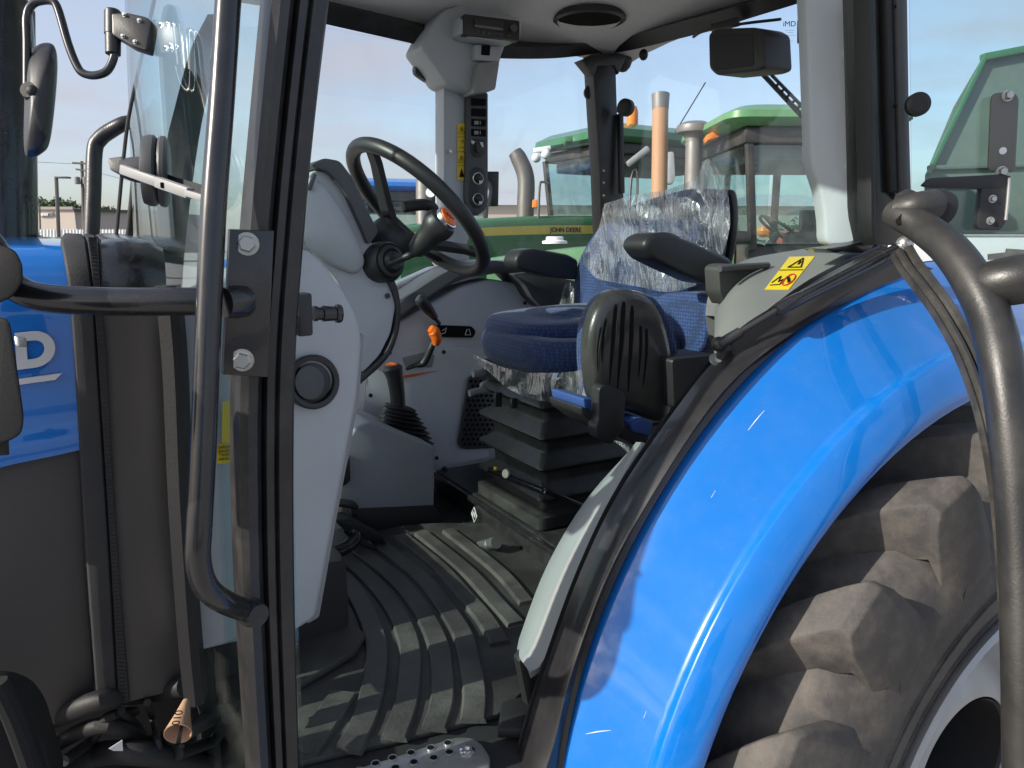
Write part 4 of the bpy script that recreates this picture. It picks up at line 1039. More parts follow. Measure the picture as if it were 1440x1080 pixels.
# far column with radio and switches
YCO = 2.25
mb = MB(); mb.prism(px([(624, 120), (660, 116), (664, 320), (655, 350), (676, 400), (640, 400), (612, 360), (624, 330)], y=YCO+.01), (0, .07, 0), .005)
fc = build(mb, 'control_column', M['grey'], T)
mb = MB(); mb.prism(rc(px([(657, 128), (687, 130), (687, 285), (682, 296), (672, 304), (660, 300), (655, 280)], y=YCO-.01), .008), (0, .05, 0), .006); sp_ = build(mb, 'switch_panel', M['greyd'], fc)
# column head carrying the radio
mb = MB()
hp = [(592, 66), (606, 38), (625, 14), (650, 4), (690, 2), (718, 18), (731, 40), (731, 54), (712, 62), (704, 84), (697, 124), (660, 130), (628, 116), (616, 98)]
mb.prism(rc(px(hp, y=YCO-.05), .012, 3), (0, .14, 0), .012, 3); hd = build(mb, 'column_head', M['grey'], T)
mb = MB(); mb.prism(rc(px([(652, 18), (735, 26), (732, 56), (705, 60), (660, 52), (648, 46)], y=YCO-.12), .008, 3), (0, .10, 0), .008); build(mb, 'radio_housing', M['grey'], hd)
mb = MB(); mb.prism(rc(px([(653, 19), (731, 29), (731, 58), (653, 49)], y=YCO-.13), .006, 3), (0, .03, 0), .003); ra = build(mb, 'radio', M['plastic'], T)
mb = MB(); mb.prism(rc(px([(667, 25), (709, 30), (708, 43), (667, 38)], y=YCO-.134), .003), (0, .005, 0), .001); build(mb, 'radio_display', M['screen'], ra)
for (u, v) in ((672, 44), (680, 45), (688, 46), (696, 47), (704, 48), (715, 50)):
    mb = MB(); mb.prism(rc(px([(u-3, v-1.5), (u+3, v-1), (u+3, v+2), (u-3, v+1.5)], y=YCO-.134), .001), (0, .005, 0), .001); build(mb, 'radio_button', M['greyd'], ra)
mb = MB(); mb.lathe([(.0125, 0), (.012, .008), (.009, .010)], U(721, 40, y=YCO-.131), (-.1, -1, 0), 20); build(mb, 'volume_knob', M['greyd'], ra)
mb = MB(); mb.prism(rc(px([(668, 62), (706, 66), (703, 88), (668, 84)], y=YCO-.075), .006), (0, .05, 0), .005); hs = build(mb, 'head_socket', M['grey'], hd)
mb = MB(); mb.prism(rc(px([(678, 63), (690, 64), (689, 78), (677, 77)], y=YCO-.078), .003), (0, .01, 0), .001); mb.lathe([(.006, 0), (.005, .003)], U(680, 71, y=YCO-.079), (0, -1, 0), 12); build(mb, 'socket_hole', M['ink'], hs if False else hd)
mb = MB(); mb.prism(rc(px([(673, 88), (703, 86), (697, 126), (666, 132)], y=YCO-.085), .008, 3), (0, .08, 0), .006); build(mb, 'column_box', M['greym'], hd)
for i, (v0, v1) in enumerate(((138, 149), (152, 164), (167, 178), (181, 192))):
    mb = MB(); mb.prism(rc(px([(663, v0), (684, v0+1), (683.5, v1), (663, v1-1)], y=YCO-.013), .003), (0, .008, 0), .002); b_ = build(mb, 'rocker_switch', M['ink'], fc)
    if i > 1:
        mb = MB(); mb.prism(rc(px([(667, v0+3), (673, v0+3), (673, v1-3), (667, v1-3)], y=YCO-.0145), .002), (0, .002, 0)); mb.prism(rc(px([(675, v0+3), (676, v0+3), (676, v1-3), (675, v1-3)], y=YCO-.0145), .0005), (0, .002, 0)); build(mb, 'switch_mark', M['greym'], fc)
mb = MB(); mb.prism(rc(px([(662, 195), (684, 196), (683, 214), (677, 221), (668, 221), (662, 214)], y=YCO-.013), .006), (0, .006, 0), .002); kb = build(mb, 'fan_knob', M['plastic'], fc)
mb = MB(); mb.lathe([(.016, 0), (.015, .012), (.011, .014)], U(673, 208, y=YCO-.014), (0, -1, 0), 18); mb.bar(U(673, 201, y=YCO-.03), U(673, 215, y=YCO-.03), .007, .012, .002); build(mb, 'knob_grip', M['plastic'], fc)
mb = MB(); mb.prism(px([(663, 197), (668, 199), (666, 203), (663, 201)], y=YCO-.015), (0, .002, 0)); mb.prism(px([(675, 200), (679, 200), (680, 207), (678, 207)], y=YCO-.031), (0, .002, 0)); build(mb, 'knob_mark', M['white'], fc)
mb = MB(); mb.prism(rc(px([(662, 240), (668, 235), (677, 236), (683, 242), (682, 286), (676, 293), (666, 292), (660, 284)], y=YCO-.013), .006), (0, .006, 0), .002); build(mb, 'dial_bezel', M['plastic'], fc)
for v in (251, 280):
    mb = MB(); c = U(672, v, y=YCO-.014); mb.tube([c+V((.018*math.cos(a), -.002, .018*math.sin(a))) for a in [2*math.pi*i/20 for i in range(20)]], .002, 6, 1, closed=True); build(mb, 'dial_ring', M['steel'], fc)
    mb = MB(); mb.lathe([(.013, 0), (.012, .012), (.009, .014)], c, (0, -1, 0), 18); mb.bar(c+V((-.010, -.016, 0)), c+V((.010, -.016, 0)), .006, .010, .002); build(mb, 'dial_knob', M['plastic'], fc)
    mb = MB(); mb.prism(px([(674, v+3), (678, v+3), (678, v+7), (674, v+7)], y=YCO-.029), (0, .002, 0)); build(mb, 'dial_mark', M['white'], fc)
for v0, v1, k in ((173.5, 212.5, 0), (214, 253.5, 1)):
    mb = MB(); mb.prism(px([(643.5, v0), (655, v0), (655, v1), (643, v1)], y=YCO+.006), (0, .002, 0)); wd = build(mb, 'warning_decal', M['yellow'], fc)
    mb = MB(); vm = v0+10
    mb.tube(px([(649, vm-5), (654, vm+5), (644.5, vm+5), (649, vm-5)], y=YCO+.004), .0009, 5, 1)
    mb.bar(U(649.2, vm-2, y=YCO+.004), U(649.2, vm+2.4, y=YCO+.004), .0016, .001); mb.bar(U(649.2, vm+3.2, y=YCO+.004), U(649.2, vm+4, y=YCO+.004), .0016, .001)
    mb.bar(U(643.5, v0+19, y=YCO+.004), U(655, v0+19, y=YCO+.004), .001, .001)
    if k: mb.prism(px([(649, v0+23), (652, v0+31), (653, v0+35), (646, v0+35), (647, v0+31)], y=YCO+.004), (0, .001, 0))
    else: mb.bar(U(646, v0+25, y=YCO+.004), U(652, v0+24, y=YCO+.004), .002, .001); mb.bar(U(651, v0+24, y=YCO+.004), U(650, v0+28, y=YCO+.004), .002, .001); mb.bar(U(646, v0+34, y=YCO+.004), U(653, v0+33, y=YCO+.004), .0016, .001)
    build(mb, 'decal_symbol', M['ink'], fc)
mb = MB(); mb.hexa(U(632, 213, y=YCO+.006), (0, -1, 0), .006, .012); build(mb, 'column_bolt', M['steel'], fc)
mb = MB(); mb.prism(rc(px([(584, 90), (604, 87), (622, 100), (624, 126), (600, 114), (584, 103)], y=2.31), .012, 3), (0, .03, 0), .006); build(mb, 'side_lamp', M['plastic'], T)
mb = MB(); mb.prism(rc(px([(685, 241), (702, 241), (701, 290), (690, 290), (693, 268), (692, 258), (688, 254)], y=2.27), .004), (0, .03, 0), .004); build(mb, 'grab_handle', M['plastic'], T)
mb = MB(); mb.bar(U(625, 120, y=2.29), U(623, 330, y=2.29), .008, .02); build(mb, 'column_seal', M['rubber'], fc)
# far doors and windows: glass panes and sill
mb = MB(); mb.prism([U(u, v, y=2.315) for u, v in [(300, 40), (455, 36), (600, 66), (622, 90), (622, 390), (560, 440), (440, 520), (300, 520)]], (0, .005, 0)); build(mb, 'door_glass', M['glass'], T)
mb = MB(); mb.prism([U(u, v, y=2.325) for u, v in [(660, 70), (700, 80), (850, 74), (852, 300), (860, 400), (660, 410)]], (0, .005, 0)); build(mb, 'quarter_glass', M['glass'], T)
mb = MB(); mb.prism([U(u, v, x=1.772) for u, v in [(868, 72), (1000, 42), (1190, -18), (1190, 380), (1000, 400), (868, 400)]], (.005, 0, 0)); rg = build(mb, 'rear_window', M['glass'], T)
mb = MB(); mb.prism(rc(px([(495, 470), (520, 438), (560, 398), (610, 376), (690, 366), (740, 366), (760, 376), (700, 384), (640, 395), (590, 425), (540, 465), (508, 500)], y=2.24), .006), (0, .05, 0), .006); dl = build(mb, 'door_sill', M['whitep'], T)
mb = MB(); mb.prism(rc(px([(546, 407), (560, 400), (603, 393), (609, 398), (603, 405), (552, 416)], y=2.235), .01, 3), (0, .012, 0), .004); build(mb, 'sill_pull', M['grey'], dl)
# rear far pillar
P0, P1 = [(833, 76), (866, 74), (869, 170), (876, 240), (880, 330), (846, 330), (843, 240), (838, 160)], None
mb = MB(); mb.prism(px(P0, y=2.27), (0, .06, 0), .006); rp = build(mb, 'rear_pillar', M['blackd'], T)
mb = MB(); mb.prism(px([(818, 84), (838, 76), (866, 74), (882, 78), (870, 104), (864, 92), (840, 92), (836, 106)], y=2.265), (0, .05, 0), .003); build(mb, 'pillar_gusset', M['blackd'], rp)
mb = MB(); mb.bar(U(872, 160, x=1.76), U(874, 272, x=1.76), .018, .02, .003); build(mb, 'window_hinge', M['plastic'], rp)
for v in (240, 257, 275):
    mb = MB(); mb.ball(U(848.5+v*.002, v, y=2.268), .005, 8); build(mb, 'pillar_rivet', M['steel'], rp)
mb = MB(); mb.lathe([(.02, -.02), (.026, -.01), (.026, .01), (.02, .014)], U(831, 130, y=2.31), (-.5, -1, 0), 18); mb.bar(U(831, 130, y=2.32), U(846, 130, y=2.32), .02, .02); build(mb, 'catch_knob', M['rubber'], rp)
mb = MB(); mb.lathe([(.022, -.03), (.03, -.016), (.030, .006), (.022, .010), (.012, .012)], U(879, 151, x=1.73), (-1, -.4, 0), 20); mb.bar(U(870, 155, x=1.74), U(879, 152, x=1.74), .016, .016); build(mb, 'hinge_knob', M['rubber'], rp)
mb = MB(); mb.ball(U(905, 77, x=1.76), .016, 12, (1, 1, 1.2)); mb.ball(U(876, 84, x=1.80), .034, 14, (1, 1, 1.3)); build(mb, 'rail_bumper', M['rubber'], rl)
# rear lamp housing with mirror-like black box, wiper behind the rear glass
mb = MB(); mb.prism(rc(px([(995, 48), (1004, 40), (1060, 38), (1072, 45), (1075, 95), (1064, 100), (1006, 106), (996, 96)], x=1.60), .012, 3), (.10, -.01, 0), .012, 3); wl = build(mb, 'work_lamp', M['plastic'], T)
mb = MB(); mb.prism(rc(px([(1000, 50), (1058, 46), (1060, 92), (1002, 100)], x=1.598), .012), (.004, 0, 0), .002); build(mb, 'lamp_lens', M['dark'], wl)
mb = MB(); mb.tube([U(975, 52, x=1.66), U(990, 44, x=1.65), U(1040, 34, x=1.66), U(1098, 27, x=1.68)], .004, 8, 5); mb.bar(U(1000, 40, x=1.67), U(1040, 30, x=1.72), .03, .02, .003); build(mb, 'lamp_bracket', M['blackd'], wl)
mb = MB(); mb.bar(U(1066, 97, x=1.80), U(1140, 176, x=1.80), .012, .012, .002); mb.bar(U(1076, 96, x=1.80), U(1140, 162, x=1.80), .006, .008)
rw = build(mb, 'rear_wiper', M['plastic'], T)
for i in range(7):
    mb = MB(); q = i/6; mb.bar(U(1090+q*44, 122+q*48, x=1.80), U(1096+q*44, 117+q*48, x=1.80), .006, .006); build(mb, 'wiper_link', M['plastic'], rw)
# etched glass maker mark on the rear window
text('glass_mark', 'iMD', M['ink'], rg, U(1101, 37, x=1.768), RT, UP, .021, .0003)
for i, (u, v, w) in enumerate(((1104, 43, 13), (1107, 46, 9), (1104, 50, 14), (1109, 58, 6))):
    mb = MB(); mb.bar(U(u, v, x=1.768), U(u+w, v-.5, x=1.768), .0012, .0004); build(mb, 'glass_mark_line', M['ink'], rg)
mb = MB(); mb.prism(px([(1121, 29), (1140, 26), (1140, 60), (1121, 61)], x=1.766), (.002, 0, 0)); sk = build(mb, 'window_sticker', M['ink'], rg)
mb = MB(); mb.prism(px([(1123, 50), (1128, 50), (1128, 59), (1123, 59)], x=1.764), (.001, 0, 0)); build(mb, 'sticker_patch', M['jgreen'], rg)
mb = MB(); mb.prism(px([(1123, 32), (1128, 31), (1128, 46), (1123, 46)], x=1.764), (.001, 0, 0)); build(mb, 'sticker_patch', M['jgreenf'], rg)

# ---- near rear pillar: grey trim, black post, seals
mb = MB()
tr_ = [(1131, -30), (1221, -30), (1224, 120), (1225, 300), (1222, 322), (1208, 338), (1190, 346), (1160, 344), (1160, 312), (1154, 270), (1140, 228), (1138, 150), (1135, 60)]
pt = (U(1222, 100, y=.93), V((-.80, -.60, 0)).normalized())
mb.prism([U(u, v, pl=pt) for u, v in rc(tr_, 12, 3)], (.03, .045, 0), .006, 3); bt = build(mb, 'pillar_trim', M['grey'], T)
for (u, v) in ((1193, 74), (1197, 233)):
    mb = MB(); mb.lathe([(.0105, 0), (.010, .003), (.006, .0045)], U(u, v, pl=pt), pt[1], 20); build(mb, 'trim_plug', M['grey'], bt)
mb = MB()
def post(uv0, uv1, y, off, name, m, th=.05, bev=.004):
    A, B = crv(uv0, 5), crv(uv1, 5)
    q = MB(); q.prism(px(A, y=y)+px(B, y=y)[::-1], (0, th, 0), bev); return build(q, name, m, bp_ if name != 'door_post' else T)
bp_ = None
bp_ = post([(1226, -30), (1229, 160), (1231, 345)], [(1276, -30), (1279, 160), (1283, 345)], .885, 0, 'door_post', M['black'], .06)
post([(1220, -30), (1224, 160), (1226, 330)], [(1229, -30), (1232, 160), (1233, 345)], .872, 0, 'door_seal', M['rubber'], .03, .003)
post([(1247, -30), (1252, 160), (1256, 270)], [(1256, -30), (1261, 160), (1264, 270)], .868, 0, 'door_seal', M['rubber'], .02, .006)
post([(1264, -30), (1268, 160), (1271, 270)], [(1277, -30), (1280, 160), (1283, 280)], .860, 0, 'door_seal', M['greyd'], .02, .005)
for v in (9, 149):
    mb = MB(); mb.lathe([(.003, 0), (.003, .001)], U(1259, v, y=.8665), (0, -1, 0), 10); build(mb, 'drain_hole', M['ink'], bp_)
mb = MB(); mb.prism(rc(px([(1160, 350), (1190, 346), (1212, 340), (1228, 326), (1232, 342), (1218, 356), (1190, 352), (1176, 356)], y=.91), .004), (0, .05, 0), .003); build(mb, 'post_foot', M['black'], bp_)

# ---- rear inner wing inside the cab: grey hump, pocket, decal
U0 = crv([(1004, 445), (1008, 418), (1018, 392), (1040, 369), (1080, 358), (1130, 352), (1180, 350), (1236, 344)], 5)
U1 = crv([(1004, 506), (1016, 488), (1034, 467), (1062, 446), (1100, 424), (1140, 400), (1185, 372), (1240, 346)], 5)
mb = MB(); rows = []
for i, (a, b) in enumerate(zip(U0, U1)):
    A, B = U(*a, y=1.22), U(*b, y=.915)
    r = [A+V((.06, .03, -.12))]
    for j in range(9):
        t = j/8; r.append(A.lerp(B, t)+V((-.2, -.2, 1))*(.028*math.sin(math.pi*t)))
    rows.append(r)
mb.grid(rows, .02, (-.3, -.4, 1)); iw = build(mb, 'inner_wing', M['wing'], T, ang=50)
mb = MB(); mb.prism(rc(px([(1011, 376), (1020, 371), (1080, 372), (1066, 388), (1044, 408), (1022, 430), (1013, 412)], y=1.05), .008), (0, .04, 0), .008, 3); pk = build(mb, 'wing_pocket', M['pocket'], iw)
mb = MB(); mb.tube([U(1012, 378, y=1.04), U(1030, 376, y=1.04), U(1080, 373, y=1.04)], .0065, 10, 4); build(mb, 'pocket_edge', M['greyd'], iw)
def on_wing(u, v, lift=.004):
    return U(u, v, y=.998) + V((-.2, -.3, 1)).normalized()*lift
dq = [(1110, 362), (1146, 361), (1109, 408), (1075, 408)]
def onq(s, t, lift=.0022):
    a = [dq[0][i]+(dq[1][i]-dq[0][i])*s for i in (0, 1)]; b = [dq[3][i]+(dq[2][i]-dq[3][i])*s for i in (0, 1)]
    p, n = hit(iw, a[0]+(b[0]-a[0])*t, a[1]+(b[1]-a[1])*t)
    return p+n*lift
mb = MB(); mb.grid([[onq(i/8, j/8, .0014) for i in range(9)] for j in range(9)], .001, (-.3, -.4, 1)); build(mb, 'warning_decal', M['yellow'], iw)
def poly(pts, r): mb.tube([onq(*p) for p in crv(pts, 1)] if False else [onq(pts[i][0]+(pts[i+1][0]-pts[i][0])*k/5, pts[i][1]+(pts[i+1][1]-pts[i][1])*k/5) for i in range(len(pts)-1) for k in range(5)]+[onq(*pts[-1])], r, 5, 1)
mb = MB()
poly([(.28, .34), (.62, .06), (.80, .34), (.28, .34)], .0014); poly([(.60, .16), (.60, .25)], .002); poly([(.02, .42), (.98, .42)], .0009)
poly([(.10, .80), (.28, .60), (.34, .78), (.46, .70), (.48, .86), (.10, .88)], .0011); poly([(.62, .66), (.80, .80)], .003)
build(mb, 'decal_symbol', M['ink'], iw)
mb = MB(); poly([(.71+.20*math.cos(x), .72+.17*math.sin(x)) for x in [2*math.pi*i/16 for i in range(17)]], .0016); poly([(.57, .60), (.85, .84)], .0014); build(mb, 'prohibition_ring', M['red'], iw)

# ================================================================== rear fender with its black cab edge
CI, RI, YI = V((1.433, .713)), .900, .82
CO, RO, YO = V((1.376, .658)), .768, .65
def fpt(th, w, lift=0.0):
    c = CI.lerp(CO, w); R = RI+(RO-RI)*w+.006*math.sin(math.pi*min(1, w))**.8+lift
    return V((c.x+R*math.cos(th), YI+(YO-YI)*w, c.y+R*math.sin(th)))
mb = MB(); rows = []
prof = [(0, 0), (.04, .004), (.12, .006), (.25, .004), (.42, 0), (.58, 0), (.70, .001), (.755, .002), (.785, .008), (.82, .010), (.90, .004), (.97, -.003), (1.0, -.010), (1.0, -.022)]
for i in range(64):
    th = rad(213-i*(213-22)/63)
    rows.append([fpt(th, w, l) for w, l in prof])
mb.grid(rows, .006, (-1, -.6, .6)); fe = build(mb, 'fender', M['blue'], T, ang=70)
for pts in ([(824, 1032), (840, 1029), (859, 1027)], [(1052, 605), (1064, 590), (1075, 577)], [(905, 1010), (909, 1000)], [(1000, 700), (1006, 690)]):
    mb = MB(); mb.tube([hit(fe, *p)[0] for p in pts], [.0003, .0008, .0002], 5, 4); build(mb, 'paint_scratch', M['white'], fe)
# black edge: outer side, dusty top strip, then the pale inner sill
NS = 60
curve0 = resample([fpt(rad(213-i*(213-58)/70), 0, .002) for i in range(71)], NS)
ridge = resample([U(u, v, y=.80) for u, v in crv([(728, 1180), (775, 1060), (803, 950), (850, 820), (900, 725), (980, 598), (1040, 526), (1120, 464), (1200, 408), (1268, 362)], 6)], NS)
inn = resample([U(u, v, y=.885) for u, v in crv([(700, 1160), (738, 1010), (766, 925), (812, 800), (868, 684), (955, 560), (1000, 505), (1062, 450), (1140, 392), (1236, 346)], 6)], NS)
mb = MB(); mb.grid([[a, a.lerp(b, .55)+V((-.004, -.004, .002)), b, b.lerp(c, .10)+V((-.004, 0, .004)), b.lerp(c, .5)+V((-.004, 0, .006)), b.lerp(c, .80)+V((-.002, 0, .004)), b.lerp(c, .83)+V((.002, 0, -.001)), b.lerp(c, .90)+V((.002, 0, -.001)), b.lerp(c, .93)+V((-.003, 0, .004)), c, c+V((.02, .02, -.02))] for a, b, c in zip(curve0, ridge, inn)], .008, (-1, -.3, .6))
be = build(mb, 'fender_edge', M['black'], T, ang=40)
in2 = [U(u, v, y=.89) for u, v in crv([(745, 945), (766, 925), (812, 800), (868, 684), (905, 622)], 8)]
in3 = [U(u, v, y=.965) for u, v in crv([(727, 912), (732, 892), (768, 798), (822, 706), (892, 626)], 8)]
mb = MB(); mb.grid([[a, a.lerp(b, .5)+V((-.006, 0, .004)), b, b+V((.03, .02, -.01))] for a, b in zip(resample(in2, 24), resample(in3, 24))], .012, (-1, -.3, .5)); build(mb, 'inner_sill', M['sill'], T, ang=60)
# rubber flange at the foot of the sill
mb = MB(); mb.prism(rc(px([(742, 1080), (744, 1000), (730, 930), (740, 918), (752, 955), (772, 990), (768, 1090)], y=.93), .004), (0, .02, 0), .004); build(mb, 'sill_flap', M['rubber'], T)
# ball stud and gas strut
sb_ = U(1016, 508, y=.86)
mb = MB(); mb.lathe([(.022, 0), (.022, .003), (.014, .004), (.013, .008)], sb_, (-.15, -.35, .9), 20); bsd = build(mb, 'ball_stud', M['steel'], T)
mb = MB(); mb.lathe([(.0115, .004), (.0115, .024), (.007, .03)], sb_, (-.1, -.25, .95), 18); mb.ball(U(1011, 484, y=.85), .0125, 16); build(mb, 'stud_ball', M['plastic'], bsd)
g0, g1, g2, g3 = U(1012, 484, y=.845), U(1098, 433, y=.80), U(1180, 388, y=.785), U(1268, 347, y=.775)
mb = MB(); mb.tube([g0, g0.lerp(g1, .34)], .0085, 14); mb.tube([g0.lerp(g1, .3), g1], .0052, 12); gs = build(mb, 'gas_strut', M['plastic'], T)
mb = MB(); dd = (g3-g1).normalized(); ll = (g3-g1).length
mb.lathe([(.0085, -.01), (.0110, -.005), (.0110, .04), (.0103, .042), (.0103, ll*.82), (.0112, ll*.825), (.0112, ll*.84), (.0098, ll*.845), (.0098, ll)], g1, dd, 20); build(mb, 'strut_cylinder', M['tube'], gs)
mb = MB(); mb.ball(U(1272, 343, y=.77), .014, 14); mb.bar(U(1262, 348, y=.772), U(1280, 342, y=.772), .016, .012, .003); build(mb, 'strut_end', M['steel'], gs)

# ================================================================== rear wheel
YT0, YT1, RT_ = .575, 1.0, .655
prof = [(.385, .010), (.40, .006), (.44, -.004), (.50, -.008), (.545, -.002), (.575, .010), (.610, .030), (.635, .055), (.645, .10), (RT_, .21), (.645, .32), (.635, .365), (.60, .40), (.54, .42), (.45, .42), (.385, .40)]
mb = MB(); mb.lathe(prof, (AX.x, YT0, AX.y), (0, 1, 0), 128, cap=False)
ty = build(mb, 'rear_tyre', M['tyre'], T, ang=40)
# traction lugs: curved bars that run from the shoulder to the middle of the tread, alternating sides
def lug(th, s):
    n = 10; rings = []; sg = 1 if s > 0 else -1
    edge = YT0 if s > 0 else YT1
    for i in range(-2, n):
        t = max(0, i)/(n-1)
        a = th + .36*t**1.1
        crown = RT_-.012*(1-min(1, t*3))
        hgt = .054*(1-.10*t)
        w = .070*(1+.18*(1-t)**3)
        ctr = lambda R, da, yy: V((AX.x+R*math.cos(a+da/R), yy, AX.y+R*math.sin(a+da/R)))
        if i == -2:      # foot of the shoulder face on the sidewall
            rings.append([ctr(r_, q*w*.62, edge-sg*.004+sg*k_) for r_, q, k_ in ((.515, -1, .006), (.520, -.9, 0), (.53, -.8, -.002), (.54, -.6, -.003), (.54, .6, -.003), (.53, .8, -.002), (.520, .9, 0), (.515, 1, .006))]); continue
        yy = edge+sg*(.006 if i == -1 else .020+t*.215)
        top = crown+hgt-(.012 if i == -1 else 0)
        b0 = .56 if i == -1 else crown-.03
        rings.append([ctr(b0, -w*.86, yy), ctr(crown+hgt*.2, -w*.70, yy), ctr(top-.008, -w*.57, yy), ctr(top, -w*.50, yy), ctr(top, w*.50, yy), ctr(top-.008, w*.57, yy), ctr(crown+hgt*.2, w*.70, yy), ctr(b0, w*.86, yy)])
    return MB().loft(rings)
NL = 18
proto = {}
for k in range(NL):
    for s in (1, -1):
        th = rad(134)+2*math.pi*(k+(.5 if s < 0 else 0))/NL
        o = build(lug(th, s).soften(.003), 'tread_lug', M['tyre'], ty, ang=30)
mb = MB()
for R in (.415, .462, .47): mb.lathe([(R-.002, -.006 if R > .45 else .000), (R, -.011 if R > .45 else -.004), (R+.002, -.006 if R > .45 else .000)], (AX.x, YT0+.002, AX.y), (0, 1, 0), 96, cap=False)
build(mb, 'sidewall_ring', M['tyre'], ty)
mb = MB(); mb.lathe([(.386, .012), (.392, -.004), (.384, -.010), (.372, -.004), (.366, .03), (.355, .10), (.30, .14), (.22, .125), (.18, .085), (.150, .080), (.145, .20)], (AX.x, YT0, AX.y), (0, 1, 0), 96, cap=False)
rm = build(mb, 'rear_rim', M['silver'], T, ang=50)
mb = MB(); mb.lathe([(.146, .080), (.142, .085), (.138, .2), (.0, .2)], (AX.x, YT0, AX.y), (0, 1, 0), 48, cap=False); build(mb, 'hub_bore', M['dark'], rm)
for i in range(8):
    a = 2*math.pi*i/8+.3; mb = MB(); mb.hexa(V((AX.x+.26*math.cos(a), YT0+.128, AX.y+.26*math.sin(a))), (0, -1, 0), .016, .02); build(mb, 'wheel_nut', M['steel'], rm)
mb = MB(); mb.lathe([(.02, 0), (.02, .25)], (AX.x, YT0+.2, AX.y), (0, 1, 0), 12); 

# ================================================================== open cab door (swung back towards the viewer)
DN = V((-.62, -.78, 0)).normalized(); DP = (U(1276, 200, y=.83), DN)
mb = MB(); mb.prism([U(u, v, pl=DP) for u, v in rc([(1279, -60), (1640, -60), (1640, 470), (1440, 410), (1395, 380), (1345, 362), (1300, 345), (1283, 320)], 10, 3)], -DN*.005)
dr = build(mb, 'door_glass', M['tint'], T)
def dtube(pts, r, name, m, par, n=18, flat=1.0):
    q = MB(); q.tube([U(u, v, d=d) for u, v, d in pts], r, n, 6, flat=flat); return build(q, name, m, par)
df = dtube([(1256, 298, 1.18), (1272, 306, 1.16), (1300, 322, 1.13), (1335, 350, 1.08), (1366, 392, 1.04), (1392, 446, 1.01), (1409, 520, .98), (1424, 640, .96), (1434, 780, .95), (1438, 940, .94), (1440, 1120, .94)], [.021, .023, .0245, .026, .027, .027, .0255, .0245, .024, .024], 'door_frame', M['frame'], T, 22)
dtube([(1366, 404, 1.05), (1400, 399, 1.02), (1440, 392, 1.00), (1520, 380, .98)], [.028, .033, .034, .034], 'door_crossbar', M['frame'], df, 20)
mb = MB(); mb.prism(rc([U(u, v, d=1.01) for u, v in ((1381, 398), (1385, 396), (1386, 408), (1382, 410))], .001), FW*.01); build(mb, 'frame_slot', M['ink'], df)
mb = MB(); mb.tube([U(1262, 296, d=1.17), U(1290, 290, d=1.15), U(1312, 288, d=1.16)], [.020, .022, .024], 18, 5); mb.prism(rc(px([(1258, 292), (1268, 268), (1280, 264), (1310, 278), (1316, 290), (1300, 312), (1262, 300)], d=1.17), .006), FW*.02, .004); build(mb, 'hinge_arm', M['frame'], df)
mb = MB(); mb.lathe([(.020, -.02), (.027, -.012), (.029, .0), (.027, .014), (.018, .018)], U(1318, 292, d=1.20), V((.85, -.2, -.1)), 22); build(mb, 'hinge_puck', M['rubber'], df)
mb = MB(); mb.prism(rc(px([(1263, 308), (1268, 300), (1280, 302), (1276, 318), (1266, 316)], d=1.14), .002), FW*.01, .001); mb.prism(rc(px([(1266, 291), (1274, 286), (1274, 292), (1267, 297)], d=1.16), .002), FW*.004); build(mb, 'hinge_clip', M['ink'], df)
P = [U(u, v, d=d) for u, v, d in crv([(1268, 352, 1.22), (1280, 372, 1.21), (1300, 398, 1.19), (1330, 440, 1.16), (1362, 498, 1.13), (1388, 570, 1.11), (1406, 650, 1.09), (1418, 740, 1.08), (1426, 850, 1.07), (1430, 960, 1.06)], 6)]
mb = MB(); mb.sweep(P, [(-.017, -.010), (-.018, .004), (-.013, .010), (-.004, .010), (-.001, .004), (.002, .004), (.005, .012), (.010, .013), (.013, .004), (.017, .006), (.017, -.010)], -FW)
ds = build(mb, 'door_seal_channel', M['seal'], df)
mb = MB(); mb.lathe([(.016, -.006), (.020, 0), (.020, .012), (.014, .016)], U(1288, 148, pl=DP)+DN*.002, DN, 20); build(mb, 'glass_button', M['rubber'], dr)
# door latch and catch on the glass
mb = MB(); mb.prism(rc([U(u, v, pl=DP)+DN*.02 for u, v in ((1386, 140), (1392, 133), (1418, 133), (1425, 140), (1420, 244), (1382, 242))], .008), -DN*.006, .002); dlp = build(mb, 'latch_plate', M['latch'], dr)
for (u, v) in ((1408, 138), (1400, 243)):
    mb = MB(); mb.hexa(U(u, v, pl=DP)+DN*.02, DN, .007, .012); build(mb, 'latch_bolt', M['steel'], dr)
mb = MB(); mb.lathe([(.006, 0), (.006, .001)], U(1402, 214, pl=DP)+DN*.0202, DN, 14); build(mb, 'latch_hole', M['whitep'], dr)
mb = MB(); mb.prism(rc([U(u, v, pl=DP)+DN*.03 for u, v in ((1290, 262), (1300, 252), (1400, 247), (1410, 250), (1407, 266), (1400, 268), (1302, 266))], .003), -DN*.02, .003); mb.prism(rc([U(u, v, pl=DP)+DN*.03 for u, v in ((1369, 266), (1405, 264), (1404, 312), (1396, 324), (1366, 323), (1363, 316))], .004), -DN*.02, .003); build(mb, 'latch_bracket', M['plastic'], dr)
for (u, v) in ((1384, 281), (1381, 311)):
    mb = MB(); mb.hexa(U(u, v, pl=DP)+DN*.03, DN, .005, .008); build(mb, 'latch_bolt', M['steel'], dr)
mb = MB(); mb.tube([U(1407, 252, pl=DP)+DN*.03, U(1405, 280, pl=DP)+DN*.03, U(1402, 310, pl=DP)+DN*.03], .003, 8, 4); build(mb, 'latch_rod', M['steel'], dr)

